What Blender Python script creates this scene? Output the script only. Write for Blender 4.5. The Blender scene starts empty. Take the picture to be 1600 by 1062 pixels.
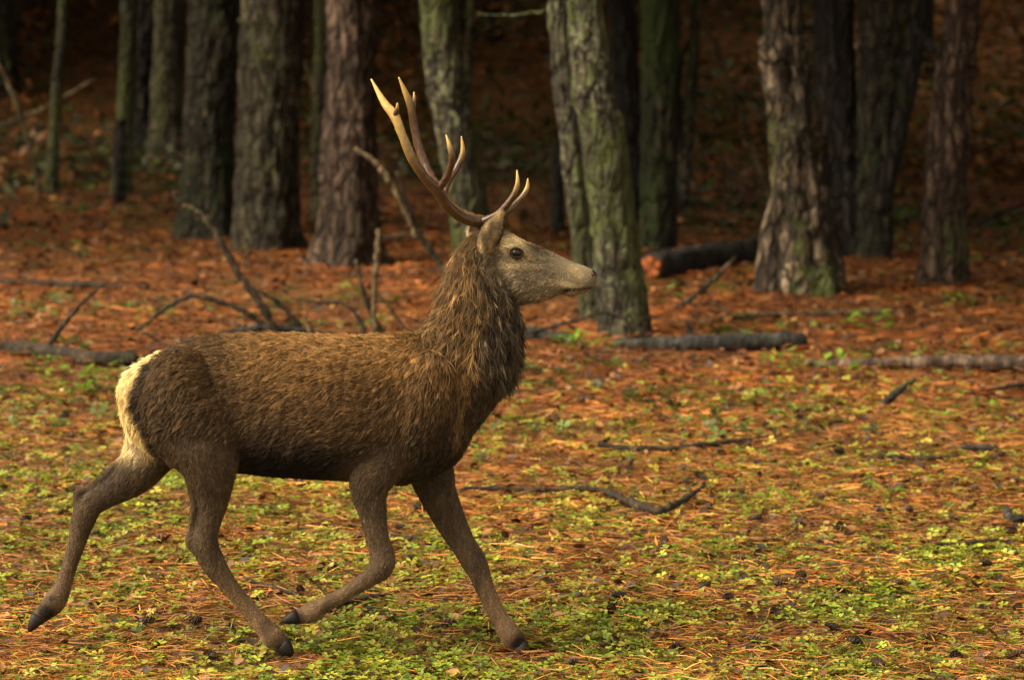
import bpy, math, random
import numpy as np
from mathutils import Vector, Matrix, kdtree

# ------------------------------------------------------------------ camera, light, exposure
scene = bpy.context.scene
R = math.radians
CAM = np.array([0.0, -10.0, 1.6]); FPX = 4200.0; PITCH = math.atan(173.0/4200.0)
cam_d = bpy.data.cameras.new('camera'); cam = bpy.data.objects.new('camera', cam_d)
scene.collection.objects.link(cam); scene.camera = cam
cam.location = CAM; cam.rotation_euler = (math.pi/2 - PITCH, 0, 0)
cam_d.sensor_width = 36.0; cam_d.lens = FPX/1600.0*36.0
cam_d.clip_start = 0.1; cam_d.clip_end = 800.0
cam_d.dof.use_dof = True; cam_d.dof.focus_distance = 9.95; cam_d.dof.aperture_fstop = 2.8

SUN_EL, SUN_AZ = R(43), R(-110)        # azimuth measured from +Y (away from camera) towards +X
world = bpy.data.worlds.new('World'); scene.world = world; world.use_nodes = True
wn = world.node_tree; wn.nodes.clear()
wo = wn.nodes.new('ShaderNodeOutputWorld'); wb = wn.nodes.new('ShaderNodeBackground')
sky = wn.nodes.new('ShaderNodeTexSky'); sky.sky_type = 'NISHITA'; sky.sun_disc = False
sky.sun_elevation = SUN_EL; sky.sun_rotation = SUN_AZ
sky.air_density = 1.0; sky.dust_density = 6.0; sky.ozone_density = 0.3
ov = wn.nodes.new('ShaderNodeMix'); ov.data_type = 'RGBA'; ov.inputs[0].default_value = 0.72
ov.inputs[7].default_value = (5.2, 4.3, 2.9, 1)      # even pale cloud over the blue
wn.links.new(sky.outputs[0], ov.inputs[6]); wn.links.new(ov.outputs[2], wb.inputs[0])
wb.inputs[1].default_value = 0.11
wn.links.new(wb.outputs[0], wo.inputs[0])
sun_d = bpy.data.lights.new('sun', 'SUN'); sun = bpy.data.objects.new('sun', sun_d)
scene.collection.objects.link(sun)
sun_d.energy = 3.9; sun_d.angle = R(42); sun_d.color = (1.0, 0.86, 0.62)
sdir = Vector((math.sin(SUN_AZ)*math.cos(SUN_EL), math.cos(SUN_AZ)*math.cos(SUN_EL), math.sin(SUN_EL)))
sun.rotation_euler = sdir.to_track_quat('Z', 'Y').to_euler(); sun.location = sdir*40
vs = scene.view_settings
vs.view_transform = 'Standard'; vs.look = 'None'; vs.gamma = 1.0; vs.exposure = 1.30
vs.use_curve_mapping = False
scene.render.engine = 'CYCLES'
scene.cycles.max_bounces = 6; scene.cycles.diffuse_bounces = 3; scene.cycles.transmission_bounces = 2; scene.cycles.glossy_bounces = 2

rng = np.random.default_rng(7); random.seed(7)
COL = scene.collection

# ------------------------------------------------------------------ helpers
def _hash(ix, iy, iz):
    h = (ix.astype(np.int64)*374761393 + iy.astype(np.int64)*668265263 + iz.astype(np.int64)*2147483647 + 1274126177) & 0x7fffffff
    h = ((h ^ (h >> 13))*1274126177) & 0x7fffffff
    h = ((h ^ (h >> 15))*2246822519) & 0x7fffffff
    return (h & 0xffffff)/float(0xffffff)
def noise3(x, y, z):
    x, y, z = np.broadcast_arrays(np.asarray(x, float), np.asarray(y, float), np.asarray(z, float))
    ix, iy, iz = np.floor(x), np.floor(y), np.floor(z)
    fx, fy, fz = x-ix, y-iy, z-iz
    fx, fy, fz = [f*f*(3-2*f) for f in (fx, fy, fz)]
    r = 0
    for a in (0, 1):
        for b in (0, 1):
            for c in (0, 1):
                r = r + _hash(ix+a, iy+b, iz+c)*(fx if a else 1-fx)*(fy if b else 1-fy)*(fz if c else 1-fz)
    return r*2-1
def fbm(x, y, z, o=3):
    r, a = 0, 1.0
    for i in range(o):
        r = r + a*noise3(np.asarray(x)*2**i+i*17.3, np.asarray(y)*2**i+i*5.1, np.asarray(z)*2**i+i*9.7); a *= 0.5
    return r
def at(px, py, Y):
    """point of the plane y=Y seen at photo pixel (px,py)"""
    f = np.array([0, math.cos(PITCH), -math.sin(PITCH)]); u = np.array([0, math.sin(PITCH), math.cos(PITCH)])
    d = f*FPX + np.array([1.0, 0, 0])*(px-800) - u*(py-531)
    return CAM + d*((Y-CAM[1])/d[1])
def sstep(a, b, x):
    t = np.clip((np.asarray(x, float)-a)/(b-a), 0, 1); return t*t*(3-2*t)
def ground_z(x, y):
    x = np.asarray(x, float); y = np.asarray(y, float)
    z = 0.085*np.maximum(y, 0) + 0.05*np.minimum(y, 0)
    t = np.maximum(y-23.0, 0); z = z + 0.30*np.where(t < 6, t*t/12, t-3) 
    z = np.where(y > 85, z - 0.30*(y-85), z)
    z = z + 0.018*noise3(x*1.1, y*1.1, 3.3) + 0.012*noise3(x*3.1, y*3.1, 8.3)
    z = z + sstep(4, 20, y)*0.08*noise3(x*.45, y*.45, 1.7) + sstep(24, 40, y)*0.8*noise3(x*.16, y*.16, 5.7)
    z = z + 0.016*np.exp(-(((x+0.80)/0.30)**2 + ((y+0.07)/0.22)**2)) - 0.028*np.exp(-(((x-0.04)/0.25)**2 + ((y-0.0)/0.22)**2))     # hummock under the hind hoof
    return z
def gz(x, y): return float(ground_z(x, y))
def gp(px, py):
    """ground point seen at a photo pixel"""
    lo, hi = -9.0, 80.0
    for _ in range(44):
        m = (lo+hi)/2; p = at(px, py, m)
        if p[2] > gz(p[0], m): lo = m
        else: hi = m
    p = at(px, py, lo); return np.array([p[0], lo, gz(p[0], lo)])

def new_obj(name, data, parent=None):
    o = bpy.data.objects.new(name, data); COL.objects.link(o)
    if parent is not None: o.parent = parent
    return o
def tag(o, label, cat, group=None):
    o['label'] = label; o['category'] = cat
    if group: o['group'] = group
    return o
def empty(name, loc, label, cat, group=None):
    o = new_obj(name, None); o.location = loc; o.empty_display_size = 0.1
    return tag(o, label, cat, group)
def kid(o, parent):
    """parent a mesh that was built in world space"""
    o.parent = parent; o.matrix_parent_inverse = Matrix.Translation(-Vector(parent.location)); return o
def mesh(name, V, F, mat=None, smooth=True, cols=None):
    V = np.asarray(V, np.float32).reshape(-1, 3); F = np.asarray(F, np.int32)
    n = F.shape[1]; me = bpy.data.meshes.new(name)
    me.vertices.add(len(V)); me.vertices.foreach_set('co', V.ravel())
    me.loops.add(F.size); me.loops.foreach_set('vertex_index', F.ravel())
    me.polygons.add(len(F)); me.polygons.foreach_set('loop_start', np.arange(0, F.size, n, dtype=np.int32))
    me.polygons.foreach_set('use_smooth', np.full(len(F), smooth))
    me.update(calc_edges=True); me.validate()
    if cols is not None:
        a = me.color_attributes.new('col', 'FLOAT_COLOR', 'POINT')
        c = np.ones((len(V), 4), np.float32); c[:, :3] = cols; a.data.foreach_set('color', c.ravel())
    if mat: me.materials.append(mat)
    return me

def catmull(P, n):
    P = np.asarray(P, float); out = []
    Q = np.vstack([2*P[0]-P[1], P, 2*P[-1]-P[-2]])
    for i in range(1, len(Q)-2):
        for k in range(n):
            t = k/n; a, b, c, d = Q[i-1], Q[i], Q[i+1], Q[i+2]
            out.append(0.5*((2*b)+(-a+c)*t+(2*a-5*b+4*c-d)*t*t+(-a+3*b-3*c+d)*t**3))
    out.append(P[-1]); return np.array(out)
def tube(P, rad, seg=12, side=None, cap=True):
    """P (n,3), rad (n,) or (n,2): radii along the frame's first/second axis -> verts, quads(+fan as degenerate quads)"""
    P = np.asarray(P, float); n = len(P); rad = np.asarray(rad, float)
    if rad.ndim == 1: rad = np.stack([rad, rad], 1)
    T = np.gradient(P, axis=0); T /= np.linalg.norm(T, axis=1)[:, None]+1e-9
    V = []
    ref = np.array([0, 1.0, 0]) if side is None else np.asarray(side, float)
    for i in range(n):
        b = ref - T[i]*np.dot(ref, T[i])
        if np.linalg.norm(b) < 1e-3: b = np.array([1.0, 0, 0]) - T[i]*T[i][0]
        b /= np.linalg.norm(b); a = np.cross(b, T[i]); ref = b if side is None else ref
        th = np.arange(seg)*2*math.pi/seg
        V.append(P[i] + np.outer(np.cos(th), a)*rad[i, 0] + np.outer(np.sin(th), b)*rad[i, 1])
    V = np.vstack(V); F = []
    for i in range(n-1):
        for j in range(seg):
            k = (j+1) % seg; F.append((i*seg+j, (i+1)*seg+j, (i+1)*seg+k, i*seg+k))
    T3 = []
    for (a, b, c, d) in F: T3 += [(a, b, c), (a, c, d)]
    if cap:
        c0 = len(V); V = np.vstack([V, P[0], P[-1]])
        for j in range(seg):
            k = (j+1) % seg
            T3.append((c0, j, k)); T3.append((c0+1, (n-1)*seg+k, (n-1)*seg+j))
    return V, np.array(T3)
class MB:
    def __init__(s): s.V = []; s.F = []; s.C = []; s.n = 0
    def add(s, V, F, col=None):
        V = np.asarray(V, float); s.V.append(V); s.F.append(np.asarray(F)+s.n); s.n += len(V)
        if col is not None: s.C.append(np.broadcast_to(np.asarray(col, float), (len(V), 3)))
    def mesh(s, name, mat=None, smooth=True):
        return mesh(name, np.vstack(s.V), np.vstack(s.F), mat, smooth, np.vstack(s.C) if s.C else None)

# ------------------------------------------------------------------ materials
def mat(name):
    m = bpy.data.materials.new(name); m.use_nodes = True; nt = m.node_tree
    b = nt.nodes['Principled BSDF']; b.inputs['Specular IOR Level'].default_value = 0.25
    return m, nt, b
def nnode(nt, t, **kw):
    n = nt.nodes.new(t)
    for k, v in kw.items(): setattr(n, k, v)
    return n
def tex(nt, vec, scale, detail=5, rough=.6, stretch=None):
    t = nnode(nt, 'ShaderNodeTexNoise'); t.inputs['Scale'].default_value = scale
    t.inputs['Detail'].default_value = detail; t.inputs['Roughness'].default_value = rough
    if stretch:
        mp = nnode(nt, 'ShaderNodeMapping'); mp.inputs['Scale'].default_value = stretch
        nt.links.new(vec, mp.inputs[0]); vec = mp.outputs[0]
    nt.links.new(vec, t.inputs['Vector']); return t.outputs['Fac']
def ramp(nt, fac, stops):
    r = nnode(nt, 'ShaderNodeValToRGB'); e = r.color_ramp.elements
    while len(e) < len(stops): e.new(0.5)
    for el, (p, c) in zip(e, stops): el.position = p; el.color = (*c, 1) if len(c) == 3 else c
    nt.links.new(fac, r.inputs[0]); return r.outputs[0]
def mix(nt, fac, a, b):
    m = nnode(nt, 'ShaderNodeMix', data_type='RGBA')
    for s, v in ((0, fac), (6, a), (7, b)):
        if isinstance(v, (int, float)): m.inputs[s].default_value = v
        elif isinstance(v, tuple): m.inputs[s].default_value = (*v, 1)
        else: nt.links.new(v, m.inputs[s])
    return m.outputs[2]
def bump(nt, b, h, strength, dist):
    n = nnode(nt, 'ShaderNodeBump'); n.inputs['Strength'].default_value = strength; n.inputs['Distance'].default_value = dist
    nt.links.new(h, n.inputs['Height']); nt.links.new(n.outputs[0], b.inputs['Normal'])
def geo_pos(nt):
    return nnode(nt, 'ShaderNodeNewGeometry').outputs['Position']

def bark(name, dark, mid, pale, moss=0.0, mosscol=(.075, .10, .022), lichen=0.0, plates=.85):
    m, nt, b = mat(name); p = geo_pos(nt)
    f = tex(nt, p, 13, 8, .68, (1, 1, .16)); f2 = tex(nt, p, 34, 5, .6, (1, 1, .4)); f3 = tex(nt, p, 2.4, 4, .5, (1, 1, .5))
    c = ramp(nt, f, [(.40, dark), (.50, mid), (.60, pale)])
    c = mix(nt, ramp(nt, f2, [(.40, (.75,)*3), (.54, (0,)*3)]), c, dark)
    vp = nnode(nt, 'ShaderNodeTexVoronoi', feature='DISTANCE_TO_EDGE'); vp.inputs['Scale'].default_value = 11
    mp = nnode(nt, 'ShaderNodeMapping'); mp.inputs['Scale'].default_value = (1, 1, .30); wv = nnode(nt, 'ShaderNodeMix', data_type='RGBA'); wv.inputs[0].default_value = .06
    nw = nnode(nt, 'ShaderNodeTexNoise'); nw.inputs['Scale'].default_value = 7; nt.links.new(p, nw.inputs['Vector'])
    nt.links.new(p, wv.inputs[6]); nt.links.new(nw.outputs['Color'], wv.inputs[7]); nt.links.new(wv.outputs[2], mp.inputs[0]); nt.links.new(mp.outputs[0], vp.inputs['Vector'])
    crack = ramp(nt, vp.outputs['Distance'], [(.03, (plates,)*3), (.16, (0,)*3)])
    c = mix(nt, crack, c, (dark[0]*.5, dark[1]*.5, dark[2]*.5))
    if lichen:
        lf = tex(nt, p, 15, 6, .6)
        c = mix(nt, ramp(nt, lf, [(.60-.12*lichen, (0,)*3), (.66-.12*lichen, (.8,)*3)]), c, (.17, .18, .10))
    if moss:
        mf = tex(nt, p, 11, 8, .7, (1, 1, .8)); ml = tex(nt, p, 1.6, 3, .5, (1, 1, .6))
        ma = nnode(nt, 'ShaderNodeMath', operation='ADD'); nt.links.new(mf, ma.inputs[0]); nt.links.new(ml, ma.inputs[1])
        mh = nnode(nt, 'ShaderNodeMath', operation='MULTIPLY'); nt.links.new(ma.outputs[0], mh.inputs[0]); mh.inputs[1].default_value = .5; mf = mh.outputs[0]
        k = .59-.15*moss
        c = mix(nt, ramp(nt, mf, [(k, (0,)*3), (k+.07, (.9,)*3)]), c, mix(nt, f2, mosscol, (mosscol[0]*.35, mosscol[1]*.45, mosscol[2]*.5)))
    c = mix(nt, ramp(nt, f3, [(.38, (.6,)*3), (.55, (0,)*3)]), c, dark)
    nt.links.new(c, b.inputs['Base Color']); b.inputs['Roughness'].default_value = .85
    h = nnode(nt, 'ShaderNodeMath', operation='ADD'); nt.links.new(f, h.inputs[0]); nt.links.new(f2, h.inputs[1])
    h2 = nnode(nt, 'ShaderNodeMath', operation='SUBTRACT'); nt.links.new(h.outputs[0], h2.inputs[0]); nt.links.new(crack, h2.inputs[1])
    bump(nt, b, h2.outputs[0], 1.0, .04); return m
M_BARK = {
 'grey':  bark('bark_grey',  (.022, .018, .012), (.075, .062, .038), (.160, .138, .085), .5, (.095, .098, .03)),
 'olive': bark('bark_olive', (.022, .020, .013), (.075, .068, .040), (.150, .135, .080), .75, (.105, .115, .03), .2),
 'moss':  bark('bark_moss',  (.018, .015, .011), (.068, .056, .038), (.135, .115, .078), .80, (.088, .100, .024), .6),
 'brown': bark('bark_brown', (.026, .016, .011), (.090, .056, .038), (.190, .130, .090), .18),
 'pale':  bark('bark_pale',  (.020, .014, .010), (.110, .078, .050), (.350, .270, .185), .38, (.10, .115, .028), plates=.9),
 'ivy':   bark('bark_ivy',   (.014, .013, .009), (.046, .040, .024), (.095, .082, .048), .65, (.045, .068, .016)),
 'dark':  bark('bark_dark',  (.010, .009, .008), (.030, .025, .020), (.065, .055, .042), .30, (.03, .05, .014)),
 'stick': bark('bark_stick', (.020, .014, .010), (.046, .034, .022), (.095, .070, .042), .20, plates=.12),
 'stickpale': bark('bark_stickpale', (.045, .032, .018), (.150, .110, .060), (.300, .220, .120), .15, plates=.12),
 'log':   bark('bark_log',   (.012, .012, .011), (.036, .034, .030), (.085, .080, .070), .12, plates=.12),
 'logpale': bark('bark_logpale', (.03, .020, .015), (.13, .085, .06), (.30, .21, .15), .12, plates=.12),
}
def colmat(name, rough=.7, trans=0.0, spec=.25, noise_amt=.25, nscale=60):
    m, nt, b = mat(name)
    a = nnode(nt, 'ShaderNodeAttribute', attribute_name='col')
    f = tex(nt, geo_pos(nt), nscale, 3)
    c = mix(nt, noise_amt, a.outputs['Color'], mix(nt, f, (0.0, 0.0, 0.0), a.outputs['Color']))
    nt.links.new(c, b.inputs['Base Color']); b.inputs['Roughness'].default_value = rough
    b.inputs['Specular IOR Level'].default_value = spec
    if trans:
        tr = nnode(nt, 'ShaderNodeBsdfTranslucent'); nt.links.new(c, tr.inputs[0])
        ms = nnode(nt, 'ShaderNodeMixShader'); ms.inputs[0].default_value = trans
        out = nt.nodes['Material Output']; nt.links.new(b.outputs[0], ms.inputs[1]); nt.links.new(tr.outputs[0], ms.inputs[2])
        nt.links.new(ms.outputs[0], out.inputs[0])
    return m
M_LITTER = colmat('needle_litter', .6, 0, .35)
M_LEAF = colmat('leaf', .5, .35, .4)
M_CROWN = colmat('pine_needles', .6, 0, .2, .5, 6)

# ------------------------------------------------------------------ ground
def ground_material():
    m, nt, b = mat('forest_floor'); p = geo_pos(nt)
    big = tex(nt, p, .55, 4, .6); med = tex(nt, p, 5, 6, .65); fine = tex(nt, p, 45, 6, .7, (.5, 1, 1)); vf = tex(nt, p, 160, 4, .7, (.35, 1, 1))
    litter = ramp(nt, fine, [(.36, (.022, .011, .005)), (.47, (.11, .045, .012)), (.56, (.24, .095, .022)), (.68, (.34, .17, .05))])
    soil = ramp(nt, vf, [(.3, (.012, .008, .005)), (.7, (.055, .030, .014))])
    mossc = ramp(nt, fine, [(.3, (.020, .028, .006)), (.55, (.085, .105, .015)), (.75, (.17, .18, .03))])
    c = mix(nt, ramp(nt, med, [(.38, (.85,)*3), (.52, (0,)*3)]), litter, soil)
    mk = nnode(nt, 'ShaderNodeMath', operation='ADD'); nt.links.new(big, mk.inputs[0]); nt.links.new(tex(nt, p, 2.6, 6, .7), mk.inputs[1])
    mk2 = nnode(nt, 'ShaderNodeMath', operation='MULTIPLY'); nt.links.new(mk.outputs[0], mk2.inputs[0]); mk2.inputs[1].default_value = .5; mk = mk2
    c = mix(nt, ramp(nt, mk.outputs[0], [(.52, (0,)*3), (.62, (.45,)*3)]), c, mossc)
    nt.links.new(c, b.inputs['Base Color']); b.inputs['Roughness'].default_value = .8
    h = nnode(nt, 'ShaderNodeMath', operation='ADD'); nt.links.new(fine, h.inputs[0]); nt.links.new(med, h.inputs[1])
    bump(nt, b, h.outputs[0], .9, .03); return m
def axis(pts):
    out = []
    for (a, b, n) in pts: out += list(np.linspace(a, b, n, endpoint=False))
    return np.array(out+[pts[-1][1]])
gx = axis([(-140, -30, 20), (-30, -8, 44), (-8, 8, 160), (8, 30, 44), (30, 140, 20)])
gy = axis([(-70, -10, 20), (-10, -2, 24), (-2, 6, 110), (6, 24, 90), (24, 90, 80), (90, 170, 16)])
GX, GY = np.meshgrid(gx, gy); GZ = ground_z(GX, GY); nx = len(gx)
gi = np.arange((len(gy)-1)*(nx)).reshape(len(gy)-1, nx)[:, :-1].ravel()
gmesh = mesh('ground', np.stack([GX.ravel(), GY.ravel(), GZ.ravel()], 1), np.stack([gi, gi+1, gi+nx+1, gi+nx], 1), ground_material())
g = new_obj('ground', gmesh); g['kind'] = 'structure'; g['label'] = 'forest floor of pine needles and moss rising to a wooded bank'

# ------------------------------------------------------------------ trees
def crown_mesh(seed, n=1500, r=3.0, h=7.5):
    q = np.random.default_rng(seed); mb = MB()
    u = q.random(n); th = q.random(n)*6.283; rr = np.sqrt(q.random(n))*r*(1-.75*u)*(.75+.35*np.sin(th*3+seed)); z = u*h
    for i in range(n):
        c = np.array([math.cos(th[i])*rr[i], math.sin(th[i])*rr[i], z[i] - rr[i]*.18 + q.normal()*.2])
        s = .16+.28*q.random(); d1 = q.normal(size=3); d1 /= np.linalg.norm(d1); d2 = np.cross(d1, q.normal(size=3)); d2 /= np.linalg.norm(d2)
        col = np.array([.030, .055, .018])*(.6+.8*q.random())
        mb.add([c-d1*s, c+d2*s*.55, c+d1*s, c-d2*s*.55], [(0, 1, 2), (0, 2, 3)], col)
    return mb.mesh('crown', M_CROWN, False)
CROWNS = [crown_mesh(11+i) for i in range(3)]
def limb_mesh(seed):
    q = np.random.default_rng(seed); mb = MB()
    for i in range(14):
        z = q.random()*6.0; a = q.random()*6.283; L = (3.0*(1-.1*z))*(.6+.4*q.random())
        d = np.array([math.cos(a), math.sin(a), .1])
        P = catmull([[0, 0, z], d*L*.5+[0, 0, z+.1], d*L+[0, 0, z-.15]], 4)
        mb.add(*tube(P, np.linspace(.05, .012, len(P)), 6))
    mb.add(*tube(np.array([[0, 0, -.2], [0, 0, 3.], [0, 0, 6.4]]), [.07, .06, .03], 8))
    return mb.mesh('limbs', M_BARK['dark'])
LIMBS = [limb_mesh(31+i) for i in range(2)]

def trunk_geo(P, W, ztop, seed, seg=44, amp=.016, flare=.5, roots=5, ridge=22.0):
    """P: world path (base first), W: radii. Bark relief is real displacement; the foot flares into roots."""
    P = np.asarray(P, float); W = np.asarray(W, float)
    base = P[0].copy()
    d0 = P[1]-P[0]; P = np.vstack([P[0]-d0/np.linalg.norm(d0)*.35, P]); W = np.r_[W[0], W]
    d1 = P[-1]-P[-2]; d1 /= np.linalg.norm(d1); up = (d1+np.array([0, 0, 1.2])); up /= np.linalg.norm(up)
    P = np.vstack([P, P[-1]+up*(ztop-P[-1][2])*.5, P[-1]+up*(ztop-P[-1][2])]); W = np.r_[W, W[-1]*.75, W[-1]*.25]
    L = np.r_[0, np.cumsum(np.linalg.norm(np.diff(P, axis=0), axis=1))]
    hv = L[-3]; s = np.r_[np.arange(0, hv, .045), np.linspace(hv, L[-1], 16)]
    C = catmull(P, 10); LC = np.r_[0, np.cumsum(np.linalg.norm(np.diff(C, axis=0), axis=1))]; LC *= L[-1]/LC[-1]
    Q = np.stack([np.interp(s, LC, C[:, k]) for k in range(3)], 1); rad = np.interp(s, L, W)
    th = np.arange(seg)*2*math.pi/seg
    S, TH = np.meshgrid(s, th, indexing='ij'); RAD = rad[:, None]*np.ones_like(TH)
    h = S-.35
    lob = .5+.5*np.cos(TH*roots+seed)+.5*noise3(np.cos(TH)*2, np.sin(TH)*2, seed*3.1)
    RAD = RAD*(1 + flare*np.exp(-np.maximum(h, 0)/.28)*(0.35+.75*lob) + .07*noise3(np.cos(TH)*1.1, np.sin(TH)*1.1, S*.8+seed*7))
    cx, cy = np.cos(TH)*rad[:, None], np.sin(TH)*rad[:, None]
    rd = 1-2.6*np.abs(noise3(cx*ridge+seed*13, cy*ridge, S*ridge*.22)); rd2 = noise3(cx*45, cy*45+seed, S*20)
    RAD = RAD + 1.25*amp*(rd-.3) + amp*.5*rd2
    V = Q[:, None, :] + np.stack([np.cos(TH)*RAD, np.sin(TH)*RAD, np.zeros_like(RAD)], 2)
    n = len(s); i = np.arange((n-1)*seg); j = i % seg; r0 = i-j; k = (j+1) % seg
    F = np.stack([r0+j, r0+k, r0+k+seg, r0+j+seg], 1)
    return V.reshape(-1, 3), F
def tree(name, label, pts, matname, seed, cat='tree', group=None, dY=0.0, crown=True, h=15.0, base=None, **kw):
    """pts: (px, py, width px) from foot upward; the foot stands on the ground"""
    b = gp(pts[0][0], pts[0][1]) if base is None else gp(*base)
    Y = b[1]; k = (Y-CAM[1])/FPX
    P = [at(p[0], p[1], Y) for p in pts]; P[0] = np.array([P[0][0], Y, gz(P[0][0], Y)])
    W = [p[2]*k/2 for p in pts]
    t = empty(name, P[0], label, cat, group)
    V, F = trunk_geo(P, W, P[0][2]+h, seed, **kw)
    kid(new_obj('trunk', mesh('trunk', V, F, M_BARK[matname])), t)
    if crown:
        top = V[-44:].mean(0) if True else None
        d = np.asarray(top)-P[0]
        for nm, me, s in (('crown', CROWNS[seed % 3], 1.0), ('limbs', LIMBS[seed % 2], 1.0)):
            c = new_obj(nm, me, t); c.location = (d[0]*.72, d[1]*.72, max(d[2]-8.0, 6.6)+.8*math.sin(seed*2.1)); c.rotation_euler = (0, 0, seed*1.7)
            c.scale = (1.3, 1.3, 1.15)
    return t
TREES = [
 ('slim_tree', 'slender yellow-green mossy sapling beside the pale leaning dead pole', [(80, 303, 22), (88, 150, 17), (99, 0, 15)], 'olive', 1, dict(h=9, amp=.006, flare=.2)),
 ('slim_tree', 'slender mossy trunk rising directly behind the wooden fence post', [(190, 306, 30), (195, 200, 28), (203, 0, 26)], 'olive', 2, dict(h=11, amp=.008, flare=.2)),
 ('pine_tree', 'narrow blackish trunk just behind the slender mossy trunk at the fence', [(218, 262, 38), (222, 100, 36), (227, 0, 35)], 'dark', 3, dict()),
 ('pine_tree', 'dim brown-grey pine trunk between the blackish trunk and the ivy-green pine', [(258, 270, 54), (262, 120, 48), (264, 0, 45)], 'grey', 4, dict()),
 ('pine_tree', 'thick leaning pine trunk dappled with green ivy, left neighbour of broad fissured pine', [(322, 372, 76), (326, 200, 78), (335, 0, 84)], 'ivy', 5, dict(amp=.024)),
 ('pine_tree', 'broad grey-olive pine with long vertical bark fissures beside the brush pile', [(415, 391, 100), (420, 200, 96), (425, 0, 95)], 'grey', 6, dict(amp=.028, flare=.30)),
 ('slim_tree', 'thin olive trunk tucked behind the brown flared pine', [(497, 352, 24), (499, 180, 22), (503, 0, 24)], 'olive', 7, dict(h=10, amp=.006, flare=.2)),
 ('pine_tree', 'brown-grey pine with flared mossy foot behind the forked brush twigs', [(545, 414, 98), (546, 330, 88), (548, 150, 80), (549, 0, 79)], 'brown', 8, dict(amp=.026, flare=.42)),
 ('birch_tree', 'leaning pale lichened mossy trunk seen between the stag\'s antlers and nape', [(746, 432, 62), (728, 300, 60), (708, 190, 58), (685, 0, 58)], 'moss', 9, dict(amp=.014, flare=.15)),
 ('slim_tree', 'very thin upright stem close behind the leaning lichened trunk', [(724, 322, 15), (729, 170, 14), (737, 0, 13)], 'olive', 10, dict(h=8, amp=.004, flare=.15)),
 ('slim_tree', 'slim mossy grey trunk hugging the left side of the lichened trunk by the stag\'s nose', [(929, 500, 34), (908, 360, 36), (888, 180, 36), (872, 0, 34)], 'moss', 11, dict(h=12, amp=.010, flare=.2)),
 ('pine_tree', 'stout leaning lichened trunk directly behind the stag\'s nose', [(976, 523, 80), (964, 400, 76), (941, 200, 71), (914, 0, 57)], 'moss', 12, dict(amp=.016, flare=.10)),
 ('pine_tree', 'blackish trunk half hidden behind the stout lichened trunk', [(985, 345, 44), (980, 180, 42), (972, 0, 42)], 'dark', 13, dict()),
 ('pine_tree', 'dark trunk with green mossy flank standing behind the orange-ended log', [(1028, 392, 56), (1030, 200, 58), (1032, 0, 60)], 'ivy', 14, dict(amp=.018, flare=.15)),
 ('slim_tree', 'slim dark forked stem right of the green-flanked trunk', [(1066, 330, 24), (1076, 200, 20), (1088, 0, 18)], 'olive', 15, dict(h=9, amp=.005, flare=.2)),
 ('pine_tree', 'gnarled pale-barked tree with wide buttressed foot and twisted trunk', [(1266, 455, 92), (1257, 340, 92), (1243, 200, 78), (1226, 60, 66), (1220, 0, 64)], 'pale', 16, dict(amp=.050, flare=.35, ridge=13.0, roots=4)),
 ('pine_tree', 'very dark pine trunk close behind the gnarled pale-barked tree', [(1315, 402, 70), (1308, 200, 66), (1302, 0, 66)], 'dark', 17, dict()),
 ('pine_tree', 'green mossy trunk widening upward between dark pine and reddish pine', [(1366, 404, 52), (1366, 300, 54), (1378, 150, 72), (1388, 0, 88)], 'ivy', 18, dict(amp=.024, flare=.1)),
 ('pine_tree', 'reddish-brown scaly pine standing rightmost of the trunk row', [(1472, 442, 70), (1478, 280, 62), (1492, 100, 57), (1502, 0, 55)], 'brown', 19, dict(amp=.020, flare=.2)),
]
TREE_OBJ = []
for (nm, lab, pts, mt, sd, kw) in TREES: TREE_OBJ.append(tree(nm, lab, pts, mt, sd, **kw))
# buttress root of the gnarled tree
gt = TREE_OBJ[15]
b0 = gp(1266, 455); mbr = MB()
for (pts, w) in (([(1196, 438), (1208, 380), (1222, 300), (1228, 180)], (46, 44, 36, 22)), ([(1310, 452), (1300, 400), (1285, 320)], (36, 30, 18))):
    P = []
    for i, (a, c) in enumerate(pts): P.append(at(a, c, b0[1]-.02-.05*(i == 0)))
    P[0][2] = gz(P[0][0], P[0][1])-.12
    C = catmull(P, 9); k = (b0[1]+10)/FPX/2
    Wd = np.interp(np.linspace(0, 1, len(C)), np.linspace(0, 1, len(w)), w)*k
    V, F = tube(C, Wd, 20); V = V + .022*np.stack([fbm(V[:, 0]*9, V[:, 1]*9, V[:, 2]*3)]*3, 1)
    mbr.add(V, F)
kid(new_obj('buttress_root', mbr.mesh('buttress_root', M_BARK['pale'])), gt)
# fork arm of the mossy trunk, of the slim forked stem and a hooked dead limb
def arm(parent, pts, w, matname, Y, nm='limb'):
    C = catmull([at(a, c, Y) for a, c in pts], 8); k = (Y+10)/FPX/2
    V, F = tube(C, np.interp(np.linspace(0, 1, len(C)), np.linspace(0, 1, len(w)), w)*k, 12)
    V = V + .01*np.stack([fbm(V[:, 0]*14, V[:, 1]*14, V[:, 2]*5)]*3, 1)
    kid(new_obj(nm, mesh(nm, V, F, M_BARK[matname])), parent)
arm(TREE_OBJ[17], [(1372, 330), (1395, 220), (1418, 110), (1436, -10), (1450, -140)], (34, 40, 40, 38, 30), 'dark', TREE_OBJ[17].location.y-.1)
arm(TREE_OBJ[14], [(1070, 250), (1058, 160), (1066, 90), (1092, 40)], (16, 12, 10, 8), 'dark', TREE_OBJ[14].location.y)
arm(TREE_OBJ[18], [(1476, 110), (1455, 72), (1438, 52), (1420, 48)], (12, 10, 8, 5), 'dark', TREE_OBJ[18].location.y)
arm(TREE_OBJ[10], [(872, 10), (840, 20), (795, 24), (745, 21)], (6, 5, 4, 2), 'olive', TREE_OBJ[10].location.y)

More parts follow.
